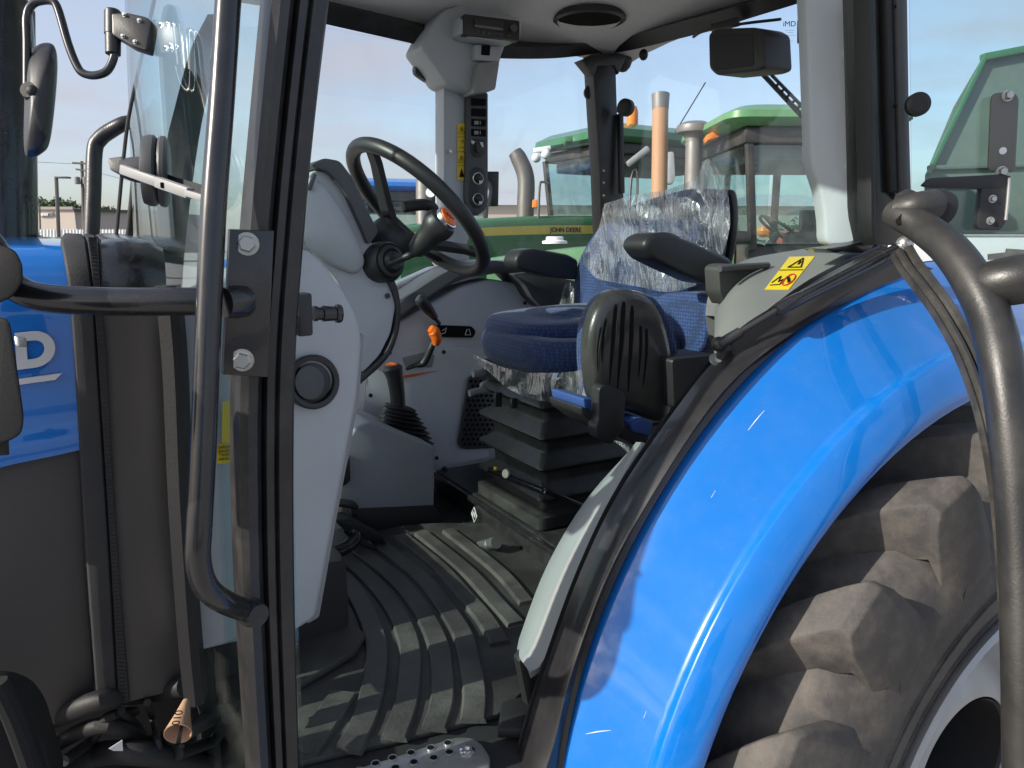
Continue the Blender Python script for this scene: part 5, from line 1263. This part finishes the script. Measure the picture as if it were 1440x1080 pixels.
# ================================================================== engine bay clutter low at the front
EN = []
for pts, r in (([(-40, 1040), (60, 1015), (140, 985), (200, 975), (260, 965)], .016), ([(20, 1090), (90, 1040), (150, 1020), (210, 1040), (260, 1030), (330, 990)], .012), ([(60, 1100), (130, 1062), (200, 1060), (290, 1075)], .018), ([(170, 1000), (200, 1030), (215, 1090)], .006), ([(207, 988), (215, 1010), (224, 1050), (232, 1095)], .0055), ([(255, 1050), (275, 1010), (265, 985), (250, 975)], .005), ([(250, 1060), (300, 1040), (320, 1010)], .010), ([(90, 1070), (130, 1040), (150, 1010), (190, 1000)], .008)):
    mb = MB(); mb.tube([U(u, v, y=1.16+.06*(i % 2)) for i, (u, v) in enumerate(pts)], r, 12, 6); build(mb, 'hose', M['rubber'], T)
mb = MB(); mb.box((.02, 1.55, .50), (1.9, .62, .5), None, .03); mb.box((-.1, 1.62, .8), (1.0, .6, .5), None, .03); build(mb, 'engine_block', M['dark'], T)
mb = MB(); mb.prism(rc(px([(-60, 1000), (10, 1000), (40, 1012), (60, 1040), (90, 1140), (-60, 1140)], y=.98), .012), (0, .10, 0), .012); build(mb, 'step_bracket', M['matte'], T)
mb = MB(); mb.tube([U(30, 1028, y=.975), U(45, 1035, y=.975), U(60, 1075, y=.975), U(70, 1120, y=.975)], .002, 6, 5); mb.tube([U(-5, 960, y=.97), U(20, 1010, y=.97), U(52, 1100, y=.97)], .012, 10, 4); build(mb, 'step_trim', M['matte'], T)
mb = MB(); mb.box((1.15, 1.55, .62), (1.3, .9, .44), None, .03); mb.box((1.40, 1.62, .66), (.3, 1.2, .25), None, .03); build(mb, 'transmission', M['dark'], T)
# far side wheels, front axle and weight so that the tractor stands complete
def wheel_far(x, y, z, R, w, n, name):
    q = MB(); q.lathe([(R*.58, 0), (R*.9, .0), (R*.97, w*.12), (R, w*.5), (R*.97, w*.88), (R*.9, w), (R*.58, w)], (x, y, z), (0, 1, 0), 64, cap=False)
    t_ = build(q, name, M['tyre'], T)
    q = MB(); q.lathe([(R*.58, .02), (R*.5, w*.4), (0.01, w*.45), (0.01, w*.6), (R*.5, w*.6), (R*.58, w-.02)], (x, y, z), (0, 1, 0), 40); build(q, 'wheel_rim', M['silver'], t_)
    q = MB()
    for k in range(n):
        a = 2*math.pi*k/n; q.bar(V((x+R*1.01*math.cos(a), y+.01, z+R*1.01*math.sin(a))), V((x+R*1.01*math.cos(a-.35), y+w*.5, z+R*1.01*math.sin(a-.35))), .05, .05); q.bar(V((x+R*1.01*math.cos(a+.1), y+w-.01, z+R*1.01*math.sin(a+.1))), V((x+R*1.01*math.cos(a-.25), y+w*.5, z+R*1.01*math.sin(a-.25))), .05, .05)
    o_ = build(q, 'tread_lug', M['tyre'], t_); o_['kind'] = 'stuff'
wheel_far(AX.x, 2.28, AX.y, .66, .42, 17, 'rear_tyre')
wheel_far(-1.0, .98, .44, .45, .30, 15, 'front_tyre')
wheel_far(-1.0, 2.0, .44, .45, .30, 15, 'front_tyre')
mb = MB(); mb.bar((-1.0, 1.0, .42), (-1.0, 2.2, .42), .16, .16, .03); build(mb, 'front_axle', M['dark'], T)
# loose cardboard cone and paper tag at the hoses
def cone():
    m = MB(); a, b = U(262, 986, y=1.03), U(250, 1032, y=.98); rings = []
    ax_ = (b-a); e = ax_.cross(V((0, 1, .2))).normalized(); g = ax_.cross(e).normalized()
    for t, r in ((0, .005), (.5, .011), (1, .018)):
        c = a+ax_*t; rings.append([c+(e*math.cos(q)+g*math.sin(q))*r for q in [2*math.pi*i/24*.94 for i in range(25)]])
    m.grid(rings, .0012); return m
cn = tag(build(cone(), 'cardboard_cone', M['kraft']), 'brown cardboard cone rolled round a hose end low beside the front pillar', 'cardboard cone')
text('cone_mark', '010', M['ink'], cn, U(252, 1020, y=.962), U(256, 1005, y=.962)-U(252, 1020, y=.962), V((-1, 0, .3)), .014, .0002)
mb = MB(); mb.prism(px([(153, 1053), (172, 1041), (173, 1056), (160, 1056)], y=1.10), (0, .001, 0)); tag(build(mb, 'paper_tag', M['white']), 'small torn white paper tag among the black hoses at bottom left', 'tag')

# ================================================================== other machines in the yard
class Loc:
    """local frame of a machine: a = rearward, b = towards its far side, z = up"""
    def __init__(s, o, a):
        s.o, s.a = V((o[0], o[1], 0)), V((a[0], a[1], 0)).normalized(); s.b = V((-s.a.y, s.a.x, 0))
    def __call__(s, a, b, z): return s.o+s.a*a+s.b*b+V((0, 0, z))
    def box(s, mb, a0, a1, b0, b1, z0, z1, bev=.02):
        R = Matrix((s.a, s.b, V((0, 0, 1)))).transposed()
        return mb.box(s((a0+a1)/2, (b0+b1)/2, (z0+z1)/2), (abs(a1-a0), abs(b1-b0), abs(z1-z0)), R, bev)
def wheel(F, a, b, R, w, par, rimmat, name='wheel'):
    q = MB(); q.lathe([(R*.6, 0), (R*.88, -.01), (R*.97, w*.1), (R, w*.5), (R*.97, w*.9), (R*.88, w+.01), (R*.6, w)], F(a, b, R-.05), F.b, 40, cap=False)
    for k in range(18):
        t = 2*math.pi*k/18; pa = lambda bb, tt: F(a+R*1.005*math.cos(tt), b+bb, R-.05+R*1.005*math.sin(tt))
        q.bar(pa(.01, t), pa(w*.55, t-.25), .05, .05); q.bar(pa(w-.01, t+.17), pa(w*.45, t-.08), .05, .05)
    t_ = build(q, name, M['tyre'], par)
    q = MB(); q.lathe([(R*.6, .02), (R*.52, w*.35), (.12, w*.3), (.1, .08), (.01, .08)], F(a, b, R-.05), F.b, 32, cap=False); build(q, 'wheel_rim', rimmat, t_)
def tractor(name, label, cat, F, w, cl, z0, z1, hl, hz, hw, paint, wheelmat, stripe=None, roofz=.22, lean=.12, group=None, wr=.86, wa=.78):
    """cab from a=0..cl, b=0..w, glass from z0 to z1; hood of length hl to height hz"""
    t = thing(name, label, cat, F(cl/2, w/2, -.05), group)
    hb = (w-hw)/2
    # hood, rounded and falling towards the nose
    rings = []
    for i in range(9):
        s = i/8; a = -.02-hl*s; zt = hz-.16*s**2; wd_ = hw*(1-.12*s**2); b0, b1 = w/2-wd_/2, w/2+wd_/2
        rings.append([F(a, p[0], p[1]) for p in rc([(b0, .75), (b1, .75), (b1, zt), (b0, zt)], .13, 4)])
    q = MB(); q.loft(rings); h = build(q, 'hood', paint, t, ang=50)
    if stripe:
        q = MB(); A = []; B = []
        for i in range(9):
            s = i/8; a = -.06-hl*.93*s; b = w/2-hw*(1-.12*s**2)/2-.006; A.append(F(a, b, hz-.12-.10*s**2)); B.append(F(a, b, hz-.225-.07*s**2))
        q.grid([A, B], .004, F.b*-1); build(q, 'hood_stripe', M['jyellow'], h)
        text('hood_lettering', 'JOHN DEERE', M['ink'], h, F(U(773, 325, y=F.o.y+w/2-hw/2).x-F.o.x, w/2-hw/2-.012, hz-.205), F.a, (0, 0, 1), .078, .002, .001)
    # lower cab body, fender, roof
    q = MB(); F.box(q, .0, cl, .04, w-.04, .8, z0, .04); build(q, 'cab_body', M['jdark'], t)
    rings = []
    for zz, e, k in ((z1, .10, 0), (z1+.05, .16, 0), (z1+roofz*.6, .15, .02), (z1+roofz*.95, .02, .06), (z1+roofz, -.2, .1)):
        rings.append([F(p[0], p[1], zz+.10*(p[0]-cl*.35)/cl*(-1 if False else .0)) for p in rc([(-e-.10, -e), (cl+e, -e), (cl+e, w+e), (-e-.10, w+e)], .18, 4)])
    q = MB(); q.loft(rings); r_ = build(q, 'roof', paint, t, ang=40)
    q = MB(); F.box(q, -.10, cl+.04, -.05, w+.05, z1-.13, z1-.005, .02); build(q, 'roof_skirt', M['jdark'], t)
    for (a, b, la) in ((.0, 0, -lean), (.0, w, -lean), (cl*.62, 0, 0), (cl*.62, w, 0), (cl, 0, .06), (cl, w, .06)):
        q = MB(); q.bar(F(a+.03, b, z0-.05), F(a-la*-1+.03, b, z1-.1), .06, .07, .012, F.b); build(q, 'cab_pillar', M['jdark'], t)
    for b in (0.0, w):
        q = MB(); q.prism([F(.06, b, z0), F(cl*.62-.04, b, z0), F(cl*.62-.04, b, z1-.14), F(.06-lean, b, z1-.14)], F.b*.006); build(q, 'side_glass', M['jglass'], t)
        q = MB(); q.prism([F(cl*.62+.04, b, z0), F(cl-.03, b, z0), F(cl+.03, b, z1-.14), F(cl*.62+.04, b, z1-.14)], F.b*.006); build(q, 'quarter_glass', M['jglass'], t)
    q = MB(); q.prism([F(.0, .05, z0), F(.0, w-.05, z0), F(-lean, w-.05, z1-.14), F(-lean, .05, z1-.14)], F.a*.006); build(q, 'windscreen', M['jglass'], t)
    q = MB(); q.prism([F(cl+.02, .05, z0), F(cl+.02, w-.05, z0), F(cl+.05, w-.05, z1-.14), F(cl+.05, .05, z1-.14)], F.a*.006); build(q, 'rear_glass', M['jglass'], t)
    q = MB(); F.box(q, .02, cl-.02, .04, w-.04, z1-.26, z1-.13, .03); build(q, 'cab_ceiling', M['dark'], t)
    q = MB(); F.box(q, cl*.35, cl-.06, .06, .30, z0-.3, z0+.10, .04); F.box(q, cl*.5, cl*.62, .30, .36, z0+.1, z0+.28, .02); build(q, 'arm_console', M['dark'], t)
    # steering wheel and seat inside
    c = F(.50, w/2, z0+.12); ax = (F.a*.55+V((0, 0, .8))).normalized(); e = ax.orthogonal().normalized(); g = ax.cross(e)
    q = MB(); q.tube([c+(e*math.cos(x)+g*math.sin(x))*.21 for x in [2*math.pi*i/24 for i in range(24)]], .014, 8, 1, closed=True); q.bar(c-ax*.5, c-ax*.02, .06, .06, .02)
    for x in (0, 2.1, 4.2): q.bar(c-ax*.03, c+(e*math.cos(x)+g*math.sin(x))*.2, .02, .02)
    build(q, 'steering_wheel', M['jdark'], t)
    q = MB(); F.box(q, cl*.62, cl*.95, w/2-.26, w/2+.26, z0-.15, z0+.02, .05); F.box(q, cl*.86, cl*.98, w/2-.25, w/2+.25, z0, z0+.42, .05); build(q, 'seat', M['dark'], t)
    # wheels and fenders
    for b in (-.42, w-.02): wheel(F, cl*wa, b, wr, .44, t, wheelmat, 'rear_wheel')
    for b in (-.10, w-.24): wheel(F, -hl*.72, b, .56, .34, t, wheelmat, 'front_wheel')
    for b in (-.44, w+.02):
        q = MB(); q.grid([[F(cl*wa+(wr+.09)*math.cos(x), bb, wr-.05+(wr+.09)*math.sin(x)) for bb in (b, b+.2, b+.42)] for x in [rad(20+i*9) for i in range(17)]], .02, (0, 0, 1)); build(q, 'fender', paint, t)
    return t
# middle green tractor with the striped hood
F1 = Loc((5.6, 7.19), (1, 0))
zt1 = U(870, 205, d=9.0).z
g1 = tractor('green_tractor', 'large green tractor with yellow hood stripe and grey curved exhaust pipe', 'tractor', F1, 1.42, 1.7, 1.62, zt1, 2.6, U(760, 302, d=8.9).z, .78, M['jgreen'], M['jyellow'], True, .22, .15)
mb = MB(); mb.tube([U(738, 330, d=9), U(739, 290, d=9), U(740, 258, d=9), U(737, 240, d=9), U(729, 222, d=9), U(724, 214, d=9)], [.105, .105, .105, .105, .10, .085], 20, 5); build(mb, 'exhaust_pipe', M['pipe'], g1)
mb = MB(); mb.ball(U(754, 222, d=9.2), .06, 14); mb.ball(U(768, 217, d=9.2), .062, 14); mb.bar(U(750, 212, d=9.25), U(775, 208, d=9.25), .08, .06, .02); build(mb, 'roof_lamp', M['lens'], g1)
mb = MB(); mb.ball(U(908, 202, d=8.9), .075, 14, (1, .6, .7)); build(mb, 'roof_lamp', M['lens'], g1)
mb = MB(); mb.lathe([(.045, 0), (.05, .02), (.055, .10), (.07, .10), (.072, .14), (.068, .27), (.05, .33), (.01, .35)], U(889, 176, d=8.9)+V((0, 0, -.12)), (0, 0, 1), 18); build(mb, 'beacon', M['amber'], g1)
mb = MB(); mb.bar(U(888, 205, d=8.9), U(889, 180, d=8.9), .03, .03); build(mb, 'beacon_stalk', M['jdark'], g1)
mb = MB(); mb.tube([U(757, 310, d=8.7), U(759, 262, d=8.7), U(763, 256, d=8.7), U(772, 258, d=8.7)], .015, 8, 4); mb.tube([U(884, 320, d=8.4), U(888, 250, d=8.4), U(896, 243, d=8.4), U(896, 300, d=8.4)], .014, 8, 3); build(mb, 'grab_rail', M['jdark'], g1)
mb = MB(); mb.prism(rc(px([(936, 214), (948, 212), (950, 250), (946, 259), (935, 258)], d=8.5), .04), FW*.06, .015); build(mb, 'mirror', M['silver'], g1)
mb = MB(); mb.bar(U(882, 232, d=8.6), U(912, 208, d=8.6), .07, .07, .02); build(mb, 'cab_arm', M['silver'], g1)
mb = MB(); mb.bar(U(941, 200, d=8.9), U(992, 116, d=8.9), .012, .012); build(mb, 'antenna', M['jdark'], g1)
mb = MB(); mb.prism(rc(px([(793, 192), (812, 190), (812, 198), (795, 200)], d=9.0), .02), FW*.2, .02); build(mb, 'roof_bracket', M['jgreen'], g1)
mb = MB(); mb.prism(rc(px([(749, 280), (756, 280), (756, 292), (748, 292)], d=8.8), .02), FW*.05, .01); build(mb, 'turn_signal', M['amber'], g1)
# older green tractor, nearer, with the tall tan stack
F2 = Loc((4.69, 4.30), (.88, -.48))
zt2 = U(1060, 186, d=6.1).z
zh2 = U(780, 338, d=6.5).z
g2 = tractor('green_tractor', 'older green tractor with tall rusty tan exhaust stack and faded hood', 'tractor', F2, 1.33, 1.06, U(1060, 343, d=6.1).z, zt2, 2.1, zh2, .74, M['jgreenf'], M['jyellow'], None, .17, .08, None, .70, .55)
mb = MB(); c = U(926, 345, d=6.7); tpt = U(929, 133, d=6.7)
mb.tube([c, c.lerp(tpt, .5), c.lerp(tpt, .93)], .072, 24, 3); es = build(mb, 'exhaust_stack', M['tan'], g2)
mb = MB(); mb.tube([c.lerp(tpt, .90), c.lerp(tpt, .98), tpt], [.074, .08, .082], 24, 2); build(mb, 'stack_tip', M['stack'], es)
c = U(972, 340, d=6.5); c1 = U(976, 195, d=6.5)
mb = MB(); mb.tube([c, c1], .072, 22); mb.lathe([(.075, -.03), (.078, -.03), (.078, 0), (.10, .03), (.155, .05), (.160, .075), (.150, .11), (.09, .14), (.01, .145)], c1, (0, 0, 1), 26); build(mb, 'air_cleaner', M['stack'], g2)
mb = MB(); mb.lathe([(.076, 0), (.078, .02)], c1+V((0, 0, -.06)), (0, 0, 1), 22); build(mb, 'clamp_band', M['steel'], g2)
mb = MB(); mb.lathe([(.10, -.02), (.10, .0), (.07, .008), (.07, .03), (.06, .036), (.01, .036)], U(780, 339, d=5.9), (0, 0, 1), 24); build(mb, 'filler_cap', M['whitep'], g2)
mb = MB(); mb.prism(rc(px([(993, 190), (1004, 184), (1016, 184), (1012, 192), (996, 197)], d=6.2), .01), FW*.12, .01); build(mb, 'marker_lamp', M['amber'], g2)
mb = MB(); mb.bar(U(1106, 168, d=6.2), U(1142, 162, d=6.2), .10, .10, .02); build(mb, 'roof_vent', M['jyellow'], g2)
mb = MB(); mb.prism(crv(px([(1062, 224), (1070, 218), (1075, 230), (1072, 240), (1063, 240)], d=6.2), 3, True), FW*.03); build(mb, 'air_freshener', M['dark'], g2)
mb = MB(); mb.tube([U(1052, 342, d=6.0), U(1066, 340, d=6.0), U(1076, 343, d=6.0)], .018, 10, 3); build(mb, 'door_handle', M['steel'], g2)
mb = MB(); mb.lathe([(.05, 0), (.055, .03), (.05, .18), (.03, .19)], U(1022, 334, d=5.9), RT, 18); build(mb, 'side_lamp', M['dark'], g2)
# distant blue tractor seen through the steering wheel
F3 = Loc((2.1, 10.2), (.93, -.36))
f3 = U(540, 268, d=9.6)
F3 = Loc((U(515, 300, d=9.6).x, U(515, 300, d=9.6).y), (.95, -.3))
bt3 = tractor('blue_tractor', 'distant blue roofed tractor parked beyond the steering wheel', 'tractor', F3, 1.4, 1.5, 1.45, f3.z, 1.9, 1.55, .75, M['blue'], M['silver'], None, .16, .10)
mb = MB(); mb.tube([U(596, 330, d=9.3), U(596, 256, d=9.3)], .10, 16); build(mb, 'exhaust_pipe', M['stack'], bt3)
mb = MB(); mb.lathe([(.04, 0), (.06, .03), (.06, .05)], U(606, 272, d=9.2), -FW, 18); build(mb, 'work_lamp', M['lens'], bt3)

# unseen tractor added behind the viewer to give the fender a dark reflection
F8 = Loc((-3.4, -4.6), (.96, -.28))
tractor('blue_tractor', 'added blue tractor, unseen behind the viewer, reflected in the glossy fender', 'tractor', F8, 1.4, 1.6, 1.6, 2.65, 2.2, 1.6, .8, M['blue'], M['silver'], None, .2, .12)
# pale green harvester tank behind the open door, white trailer beyond
tk = thing('harvester', 'pale green harvester tank standing behind the open cab door glass', 'harvester', (U(1400, 300, d=6.5).x, U(1400, 300, d=6.5).y, -.05))
q = [(1296, 330), (1300, 246), (1340, 150), (1381, 80), (1445, 68), (1640, 30), (1640, 330)]
mb = MB(); mb.prism(px(q, d=6.5), ray(1330, 200, 2.0)+RT*.5, .02); build(mb, 'tank', M['hopper'], tk)
mb = MB(); mb.prism(px([(1300, 246), (1306, 246), (1386, 82), (1381, 80)], d=6.48), -FW*.04, .01); mb.bar(U(1381, 81, d=6.47), U(1640, 31, d=6.47), .08, .06, .01); build(mb, 'tank_rim', M['jgreen'], tk)
mb = MB(); mb.bar(U(1304, 236, d=6.47), U(1640, 226, d=6.47), .03, .04, .01); build(mb, 'tank_seam', M['hopper'], tk)
mb = MB(); mb.box((U(1520, 400, d=7.6).x, U(1520, 400, d=7.6).y, .75), (2.6, 2.0, 1.0), None, .05); build(mb, 'chassis', M['jgreen'], tk)
F4 = Loc((U(1520, 400, d=6.9).x-1.2, U(1520, 400, d=6.9).y-.3), (1, 0))
wheel(F4, .2, 0, .8, .5, tk, M['jyellow']); wheel(F4, 2.4, 0, .6, .4, tk, M['jyellow'])
tp = U(1400, 312, d=13)
wt = thing('white_trailer', 'long white box trailer parked behind the green harvester', 'trailer', (tp.x+2, tp.y, -.05))
mb = MB(); A_, B_ = U(1262, 300, d=13), U(1640, 300, d=13)
zlo = U(1400, 381, d=13).z
mb.prism([V((A_.x, A_.y, zlo)), V((B_.x, B_.y, zlo)), V((B_.x, B_.y, 2.15)), V((A_.x, A_.y, 2.15))], V((1.0, 2.0, 0)), .03); build(mb, 'body', M['whitep'], wt)
mb = MB(); zz = U(1400, 331, d=13).z; mb.bar(V((A_.x, A_.y-.01, zz)), V((B_.x, B_.y-.01, zz)), .02, .03); build(mb, 'body_rail', M['silver'], wt)
for k in (.3, .42):
    mb = MB(); cc = A_.lerp(B_, k); mb.lathe([(.1, 0), (.38, 0), (.42, .05), (.42, .22), (.38, .26), (.1, .26)], (cc.x, cc.y+.05, .36), (-.3, .9, 0), 28); build(mb, 'wheel', M['tyre'], wt)
# dark pickup and warehouse beyond the far door
F5 = Loc((U(640, 300, d=24).x, U(640, 300, d=24).y), (.95, -.3))
pk_ = thing('dark_pickup', 'dark blue pickup truck parked in front of the pale warehouse', 'pickup', F5(2.2, .9, -.05))
for nm, a0, a1, z0, z1, m_ in (('body', 0, 5.0, .45, 1.25, 'navy'), ('cab', 1.5, 3.4, 1.25, 2.0, 'navy')):
    mb = MB(); F5.box(mb, a0, a1, 0, 1.9, z0, z1, .12); build(mb, nm, mat('navy_paint_'+nm, (.03, .05, .09), .3, coat=.6) , pk_)
mb = MB(); F5.box(mb, 1.62, 3.28, -.012, 1.912, 1.35, 1.85, .01); build(mb, 'window', M['jglass'], pk_)
for a in (.9, 4.0):
    for b in (-.02, 1.66): wheel(F5, a, b, .38, .26, pk_, M['silver'])
wp_ = U(720, 290, d=48)
wr = thing('warehouse', 'long warehouse with pale grey metal roof behind the dark pickup', 'building', (wp_.x, wp_.y+6, -.05))
F6 = Loc((U(560, 290, d=48).x, U(560, 290, d=48).y), (.9, -.42))
zr = U(720, 288, d=48).z
mb = MB(); F6.box(mb, 0, 30, 0, 14, -.05, zr, .0); build(mb, 'wall', M['wall'], wr)
mb = MB(); mb.prism([F6(-.4, -.4, zr), F6(-.4, 7, zr+1.2), F6(-.4, 14.4, zr)], F6.a*30.8); rfw = build(mb, 'roof', M['roofm'], wr)
for k in range(6):
    mb = MB(); F6.box(mb, 2+k*4.6, 4.4+k*4.6, -.05, .05, 0.0, 2.6, .0); build(mb, 'roller_door', M['roofm'], wr)
# red machine far behind the older green tractor
F7 = Loc((U(1060, 345, d=15).x, U(1060, 345, d=15).y), (.9, -.4))
rm_ = thing('red_implement', 'faded red farm implement far behind the older green tractor cab', 'implement', F7(1.5, .5, -.05))
mb = MB(); F7.box(mb, 0, 3.4, 0, 1.2, .9, 1.55, .1); F7.box(mb, .8, 1.8, .2, 1.0, 1.55, 1.85, .1); build(mb, 'body', M['redm'], rm_)
mb = MB(); F7.box(mb, 2.2, 3.0, .1, 1.0, 1.55, 1.75, .05); build(mb, 'seed_box', M['redm'], rm_)
for a in (.6, 2.8): wheel(F7, a, -.1, .5, .3, rm_, M['silver'])
mb = MB(); mb.ball(U(1075, 325, d=14.6), .16, 12, (1, 1, .8)); build(mb, 'lamp', M['amber'], rm_)

# ================================================================== street beyond the hood
def at(u, v, d): return U(u, v, d=d)
DB = 95
b0, b1, b2 = at(50, 330, DB), at(108, 330, DB), at(232, 330, DB+6)
zt = at(80, 293, DB).z; ztb = at(150, 296, DB).z
bl = thing('store_building', 'low beige flat roofed store building across the road', 'building', (b1.x, b1.y, -.05))
dep = V((.5, .86, 0))*14
mb = MB(); mb.prism([V((b0.x, b0.y, -.05)), V((b1.x, b1.y, -.05)), V((b1.x, b1.y, zt)), V((b0.x, b0.y, zt))], dep); wl_ = build(mb, 'wall', M['wall'], bl)
mb = MB(); mb.prism([V((b1.x, b1.y, -.05))+dep*.02, V((b2.x, b2.y, -.05)), V((b2.x, b2.y, ztb)), V((b1.x, b1.y, ztb))+dep*.02], dep*.9); build(mb, 'side_wall', M['wallg'], bl)
for (p, q, z_, m_) in ((b0, b1, zt, 'wallg'), (b1, b2, ztb, 'polem')):
    mb = MB(); mb.bar(V((p.x, p.y, z_))-dep*.004, V((q.x, q.y, z_))-dep*.004, .5, .35); build(mb, 'parapet', M[m_], bl)
mb = MB(); z_ = at(80, 318, DB).z; mb.bar(V((b0.x, b0.y, z_))-dep*.003, V((b2.x, b2.y, z_))-dep*.003, .25, .2); build(mb, 'wall_band', M['white'], bl)
mb = MB(); mb.prism(px([(57, 299), (75, 298), (75, 304), (57, 305)], d=DB-.6), FW*.3, .02); sg = build(mb, 'sign_board', M['wallg'], bl)
mb = MB(); mb.prism(rc(px([(69, 299.5), (74.5, 299), (74.5, 303), (69, 303.5)], d=DB-.65), .1), FW*.1); build(mb, 'sign_disc', M['greyd'], bl)
for k in range(5):
    mb = MB(); mb.bar(at(58.4+k*2.1, 299.8, DB-.7), at(58.4+k*2.1, 303.4, DB-.7), .09, .1); build(mb, 'sign_letter', M['white'], bl)
# white panel fence
fn = thing('panel_fence', 'white vinyl panel fence along the road below the store', 'fence', at(110, 334, 74))
for k in range(34):
    u0, u1 = 44+k*4.6, 44+k*4.6+4.1
    mb = MB(); mb.prism(px([(u0, 323), (u1, 323), (u1, 337), (u0, 337)], d=74), FW*.05, .0); build(mb, 'panel', M['fence'], fn)
    mb = MB(); mb.prism(px([(u1, 322), (u1+.5, 322), (u1+.5, 337), (u1, 337)], d=73.9), FW*.12, .0); build(mb, 'post', M['fence'], fn)
# lamp posts and the utility pole
lp_ = thing('street_lamp', 'tall bronze street lamp with a flat single arm in front of the store', 'street lamp', at(82, 336, 60))
mb = MB(); mb.bar(at(83, 338, 60), at(79, 248, 60), .24, .24, .03); build(mb, 'post', M['polem'], lp_)
mb = MB(); mb.bar(at(79, 249.5, 60), at(98, 249.8, 60), .5, .14, .04); build(mb, 'lamp_arm', M['polem'], lp_)
lq = thing('street_lamp', 'small short lamp on the far left above the store corner', 'street lamp', at(56, 330, 88))
mb = MB(); mb.bar(at(57, 330, 88), at(55.5, 285, 88), .14, .14); build(mb, 'post', M['polem'], lq)
mb = MB(); mb.lathe([(.3, 0), (.34, .1), (.16, .3), (.05, .4)], at(55.5, 284, 88), (0, 0, 1), 14); build(mb, 'lantern', M['polem'], lq)
up_ = thing('utility_pole', 'wooden utility pole with crossarms and transformer drums', 'utility pole', at(118, 334, 78))
mb = MB(); mb.tube([at(119, 336, 78), at(115, 227, 78)], [.22, .15], 12); build(mb, 'post', M['pole'], up_)
for (ua, va, ub, vb) in ((102, 229, 132, 231), (107, 238, 126, 241)):
    mb = MB(); mb.bar(at(ua, va, 77.8), at(ub, vb, 77.8), .16, .18); build(mb, 'crossarm', M['pole'], up_)
for (u, v) in ((109.5, 254), (121, 254)):
    mb = MB(); mb.lathe([(.26, 0), (.28, .1), (.28, .65), (.2, .75)], at(u, v+5, 77.6), (0, 0, 1), 16); build(mb, 'transformer', M['stack'], up_)
mb = MB(); mb.tube([at(115, 231, 78), at(0, 224, 70), at(-200, 200, 60)], .02, 5, 6); mb.tube([at(125, 240, 78), at(220, 262, 95), at(330, 280, 120)], .02, 5, 6); build(mb, 'power_line', M['pole'], up_)

def tree(name, label, cat, base, h, rw_, nclump, leaf, m, seed, group=None):
    rnd = random.Random(seed)
    t = thing(name, label, cat, base, group)
    q = MB(); q.tube([base, base+V((rnd.uniform(-.1, .1)*h*.1, 0, h*.4)), base+V((0, 0, h*.75))], [h*.035, h*.028, h*.008], 8, 3)
    for k in range(5):
        a = rnd.uniform(0, 6.28); z = h*(.3+.08*k); q.tube([base+V((0, 0, z)), base+V((math.cos(a)*rw_*.35, math.sin(a)*rw_*.35, z+h*.12)), base+V((math.cos(a)*rw_*.6, math.sin(a)*rw_*.6, z+h*.28))], [h*.014, h*.01, h*.004], 6, 2)
    build(q, 'trunk', M['bark'], t)
    q = MB(); q2 = MB()
    for c in range(nclump):
        a = rnd.uniform(0, 6.28); r = rw_*math.sqrt(rnd.random()); zz = rnd.uniform(.28, 1.0)
        r *= math.sin(min(1, max(.12, (zz-.15)/.85))*math.pi)**.6*.9+.1
        cc = base+V((math.cos(a)*r, math.sin(a)*r, h*zz)); cs_ = rnd.uniform(.10, .2)*rw_+.1
        for k in range(26):
            d = V((rnd.gauss(0, 1), rnd.gauss(0, 1), rnd.gauss(0, .8))); p = cc+d*cs_*.6
            e = V((rnd.uniform(-1, 1), rnd.uniform(-1, 1), rnd.uniform(-1, 1))).normalized(); f = e.orthogonal().normalized(); s_ = leaf*rnd.uniform(.6, 1.3)
            (q if rnd.random() < .6 else q2).add([p-e*s_, p+f*s_*.6, p+e*s_, p-f*s_*.6], [(0, 1, 2, 3)])
    build(q, 'crown', m, t, smooth=False); build(q2, 'crown', M['leaf2'], t, smooth=False)
    return t
G_ = 'trees showing above the store roof'
for i, (u, d, h, r, lb_) in enumerate(((64, 128, 7.9, 3.2, 'leftmost leafy tree above the store roof, beside the short lamp'), (74, 126, 7.4, 3.4, 'leafy tree above the store roof just left of the street lamp'), (86, 130, 7.6, 4.0, 'leafy tree above the store roof just right of the street lamp'), (98, 127, 7.1, 3.6, 'leafy tree above the store roof between street lamp and utility pole'), (110, 130, 7.4, 3.2, 'leafy tree above the store roof beside the utility pole'), (146, 135, 6.9, 3.0, 'low treetop right of the black guard tube above the store'), (158, 138, 6.6, 3.0, 'rightmost low treetop above the darker end of the store'))):
    p = at(u, 330, d); tree('street_tree', lb_, 'tree', V((p.x, p.y, -.05)), h+.6, r, 40, .30, M['leaf'], 11+i, G_)
p = at(51, 330, 66); tree('young_tree', 'small bright green tree left of the fence', 'tree', V((p.x, p.y, -.05)), 2.2, .8, 26, .10, M['leaf'], 31)
p = at(114, 330, 68); tree('young_tree', 'small bright green tree beside the utility pole', 'tree', V((p.x, p.y, -.05)), 2.0, .7, 26, .10, M['leaf'], 33)
p = at(72, 333, 62); tree('shrub', 'low clipped green shrub at the foot of the street lamp', 'shrub', V((p.x, p.y, -.05)), .9, 1.5, 40, .09, M['leaf'], 35)
p = at(1384, 362, 40); tree('leafy_tree', 'tree far behind the white trailer', 'tree', V((p.x, p.y, -.05)), 1.9, 2.0, 40, .16, M['leaf'], 37)
p = at(1130, 330, 38); tree('leafy_tree', 'tree far behind the red implement', 'tree', V((p.x, p.y, -.05)), 2.4, 2.0, 40, .16, M['leaf'], 39)
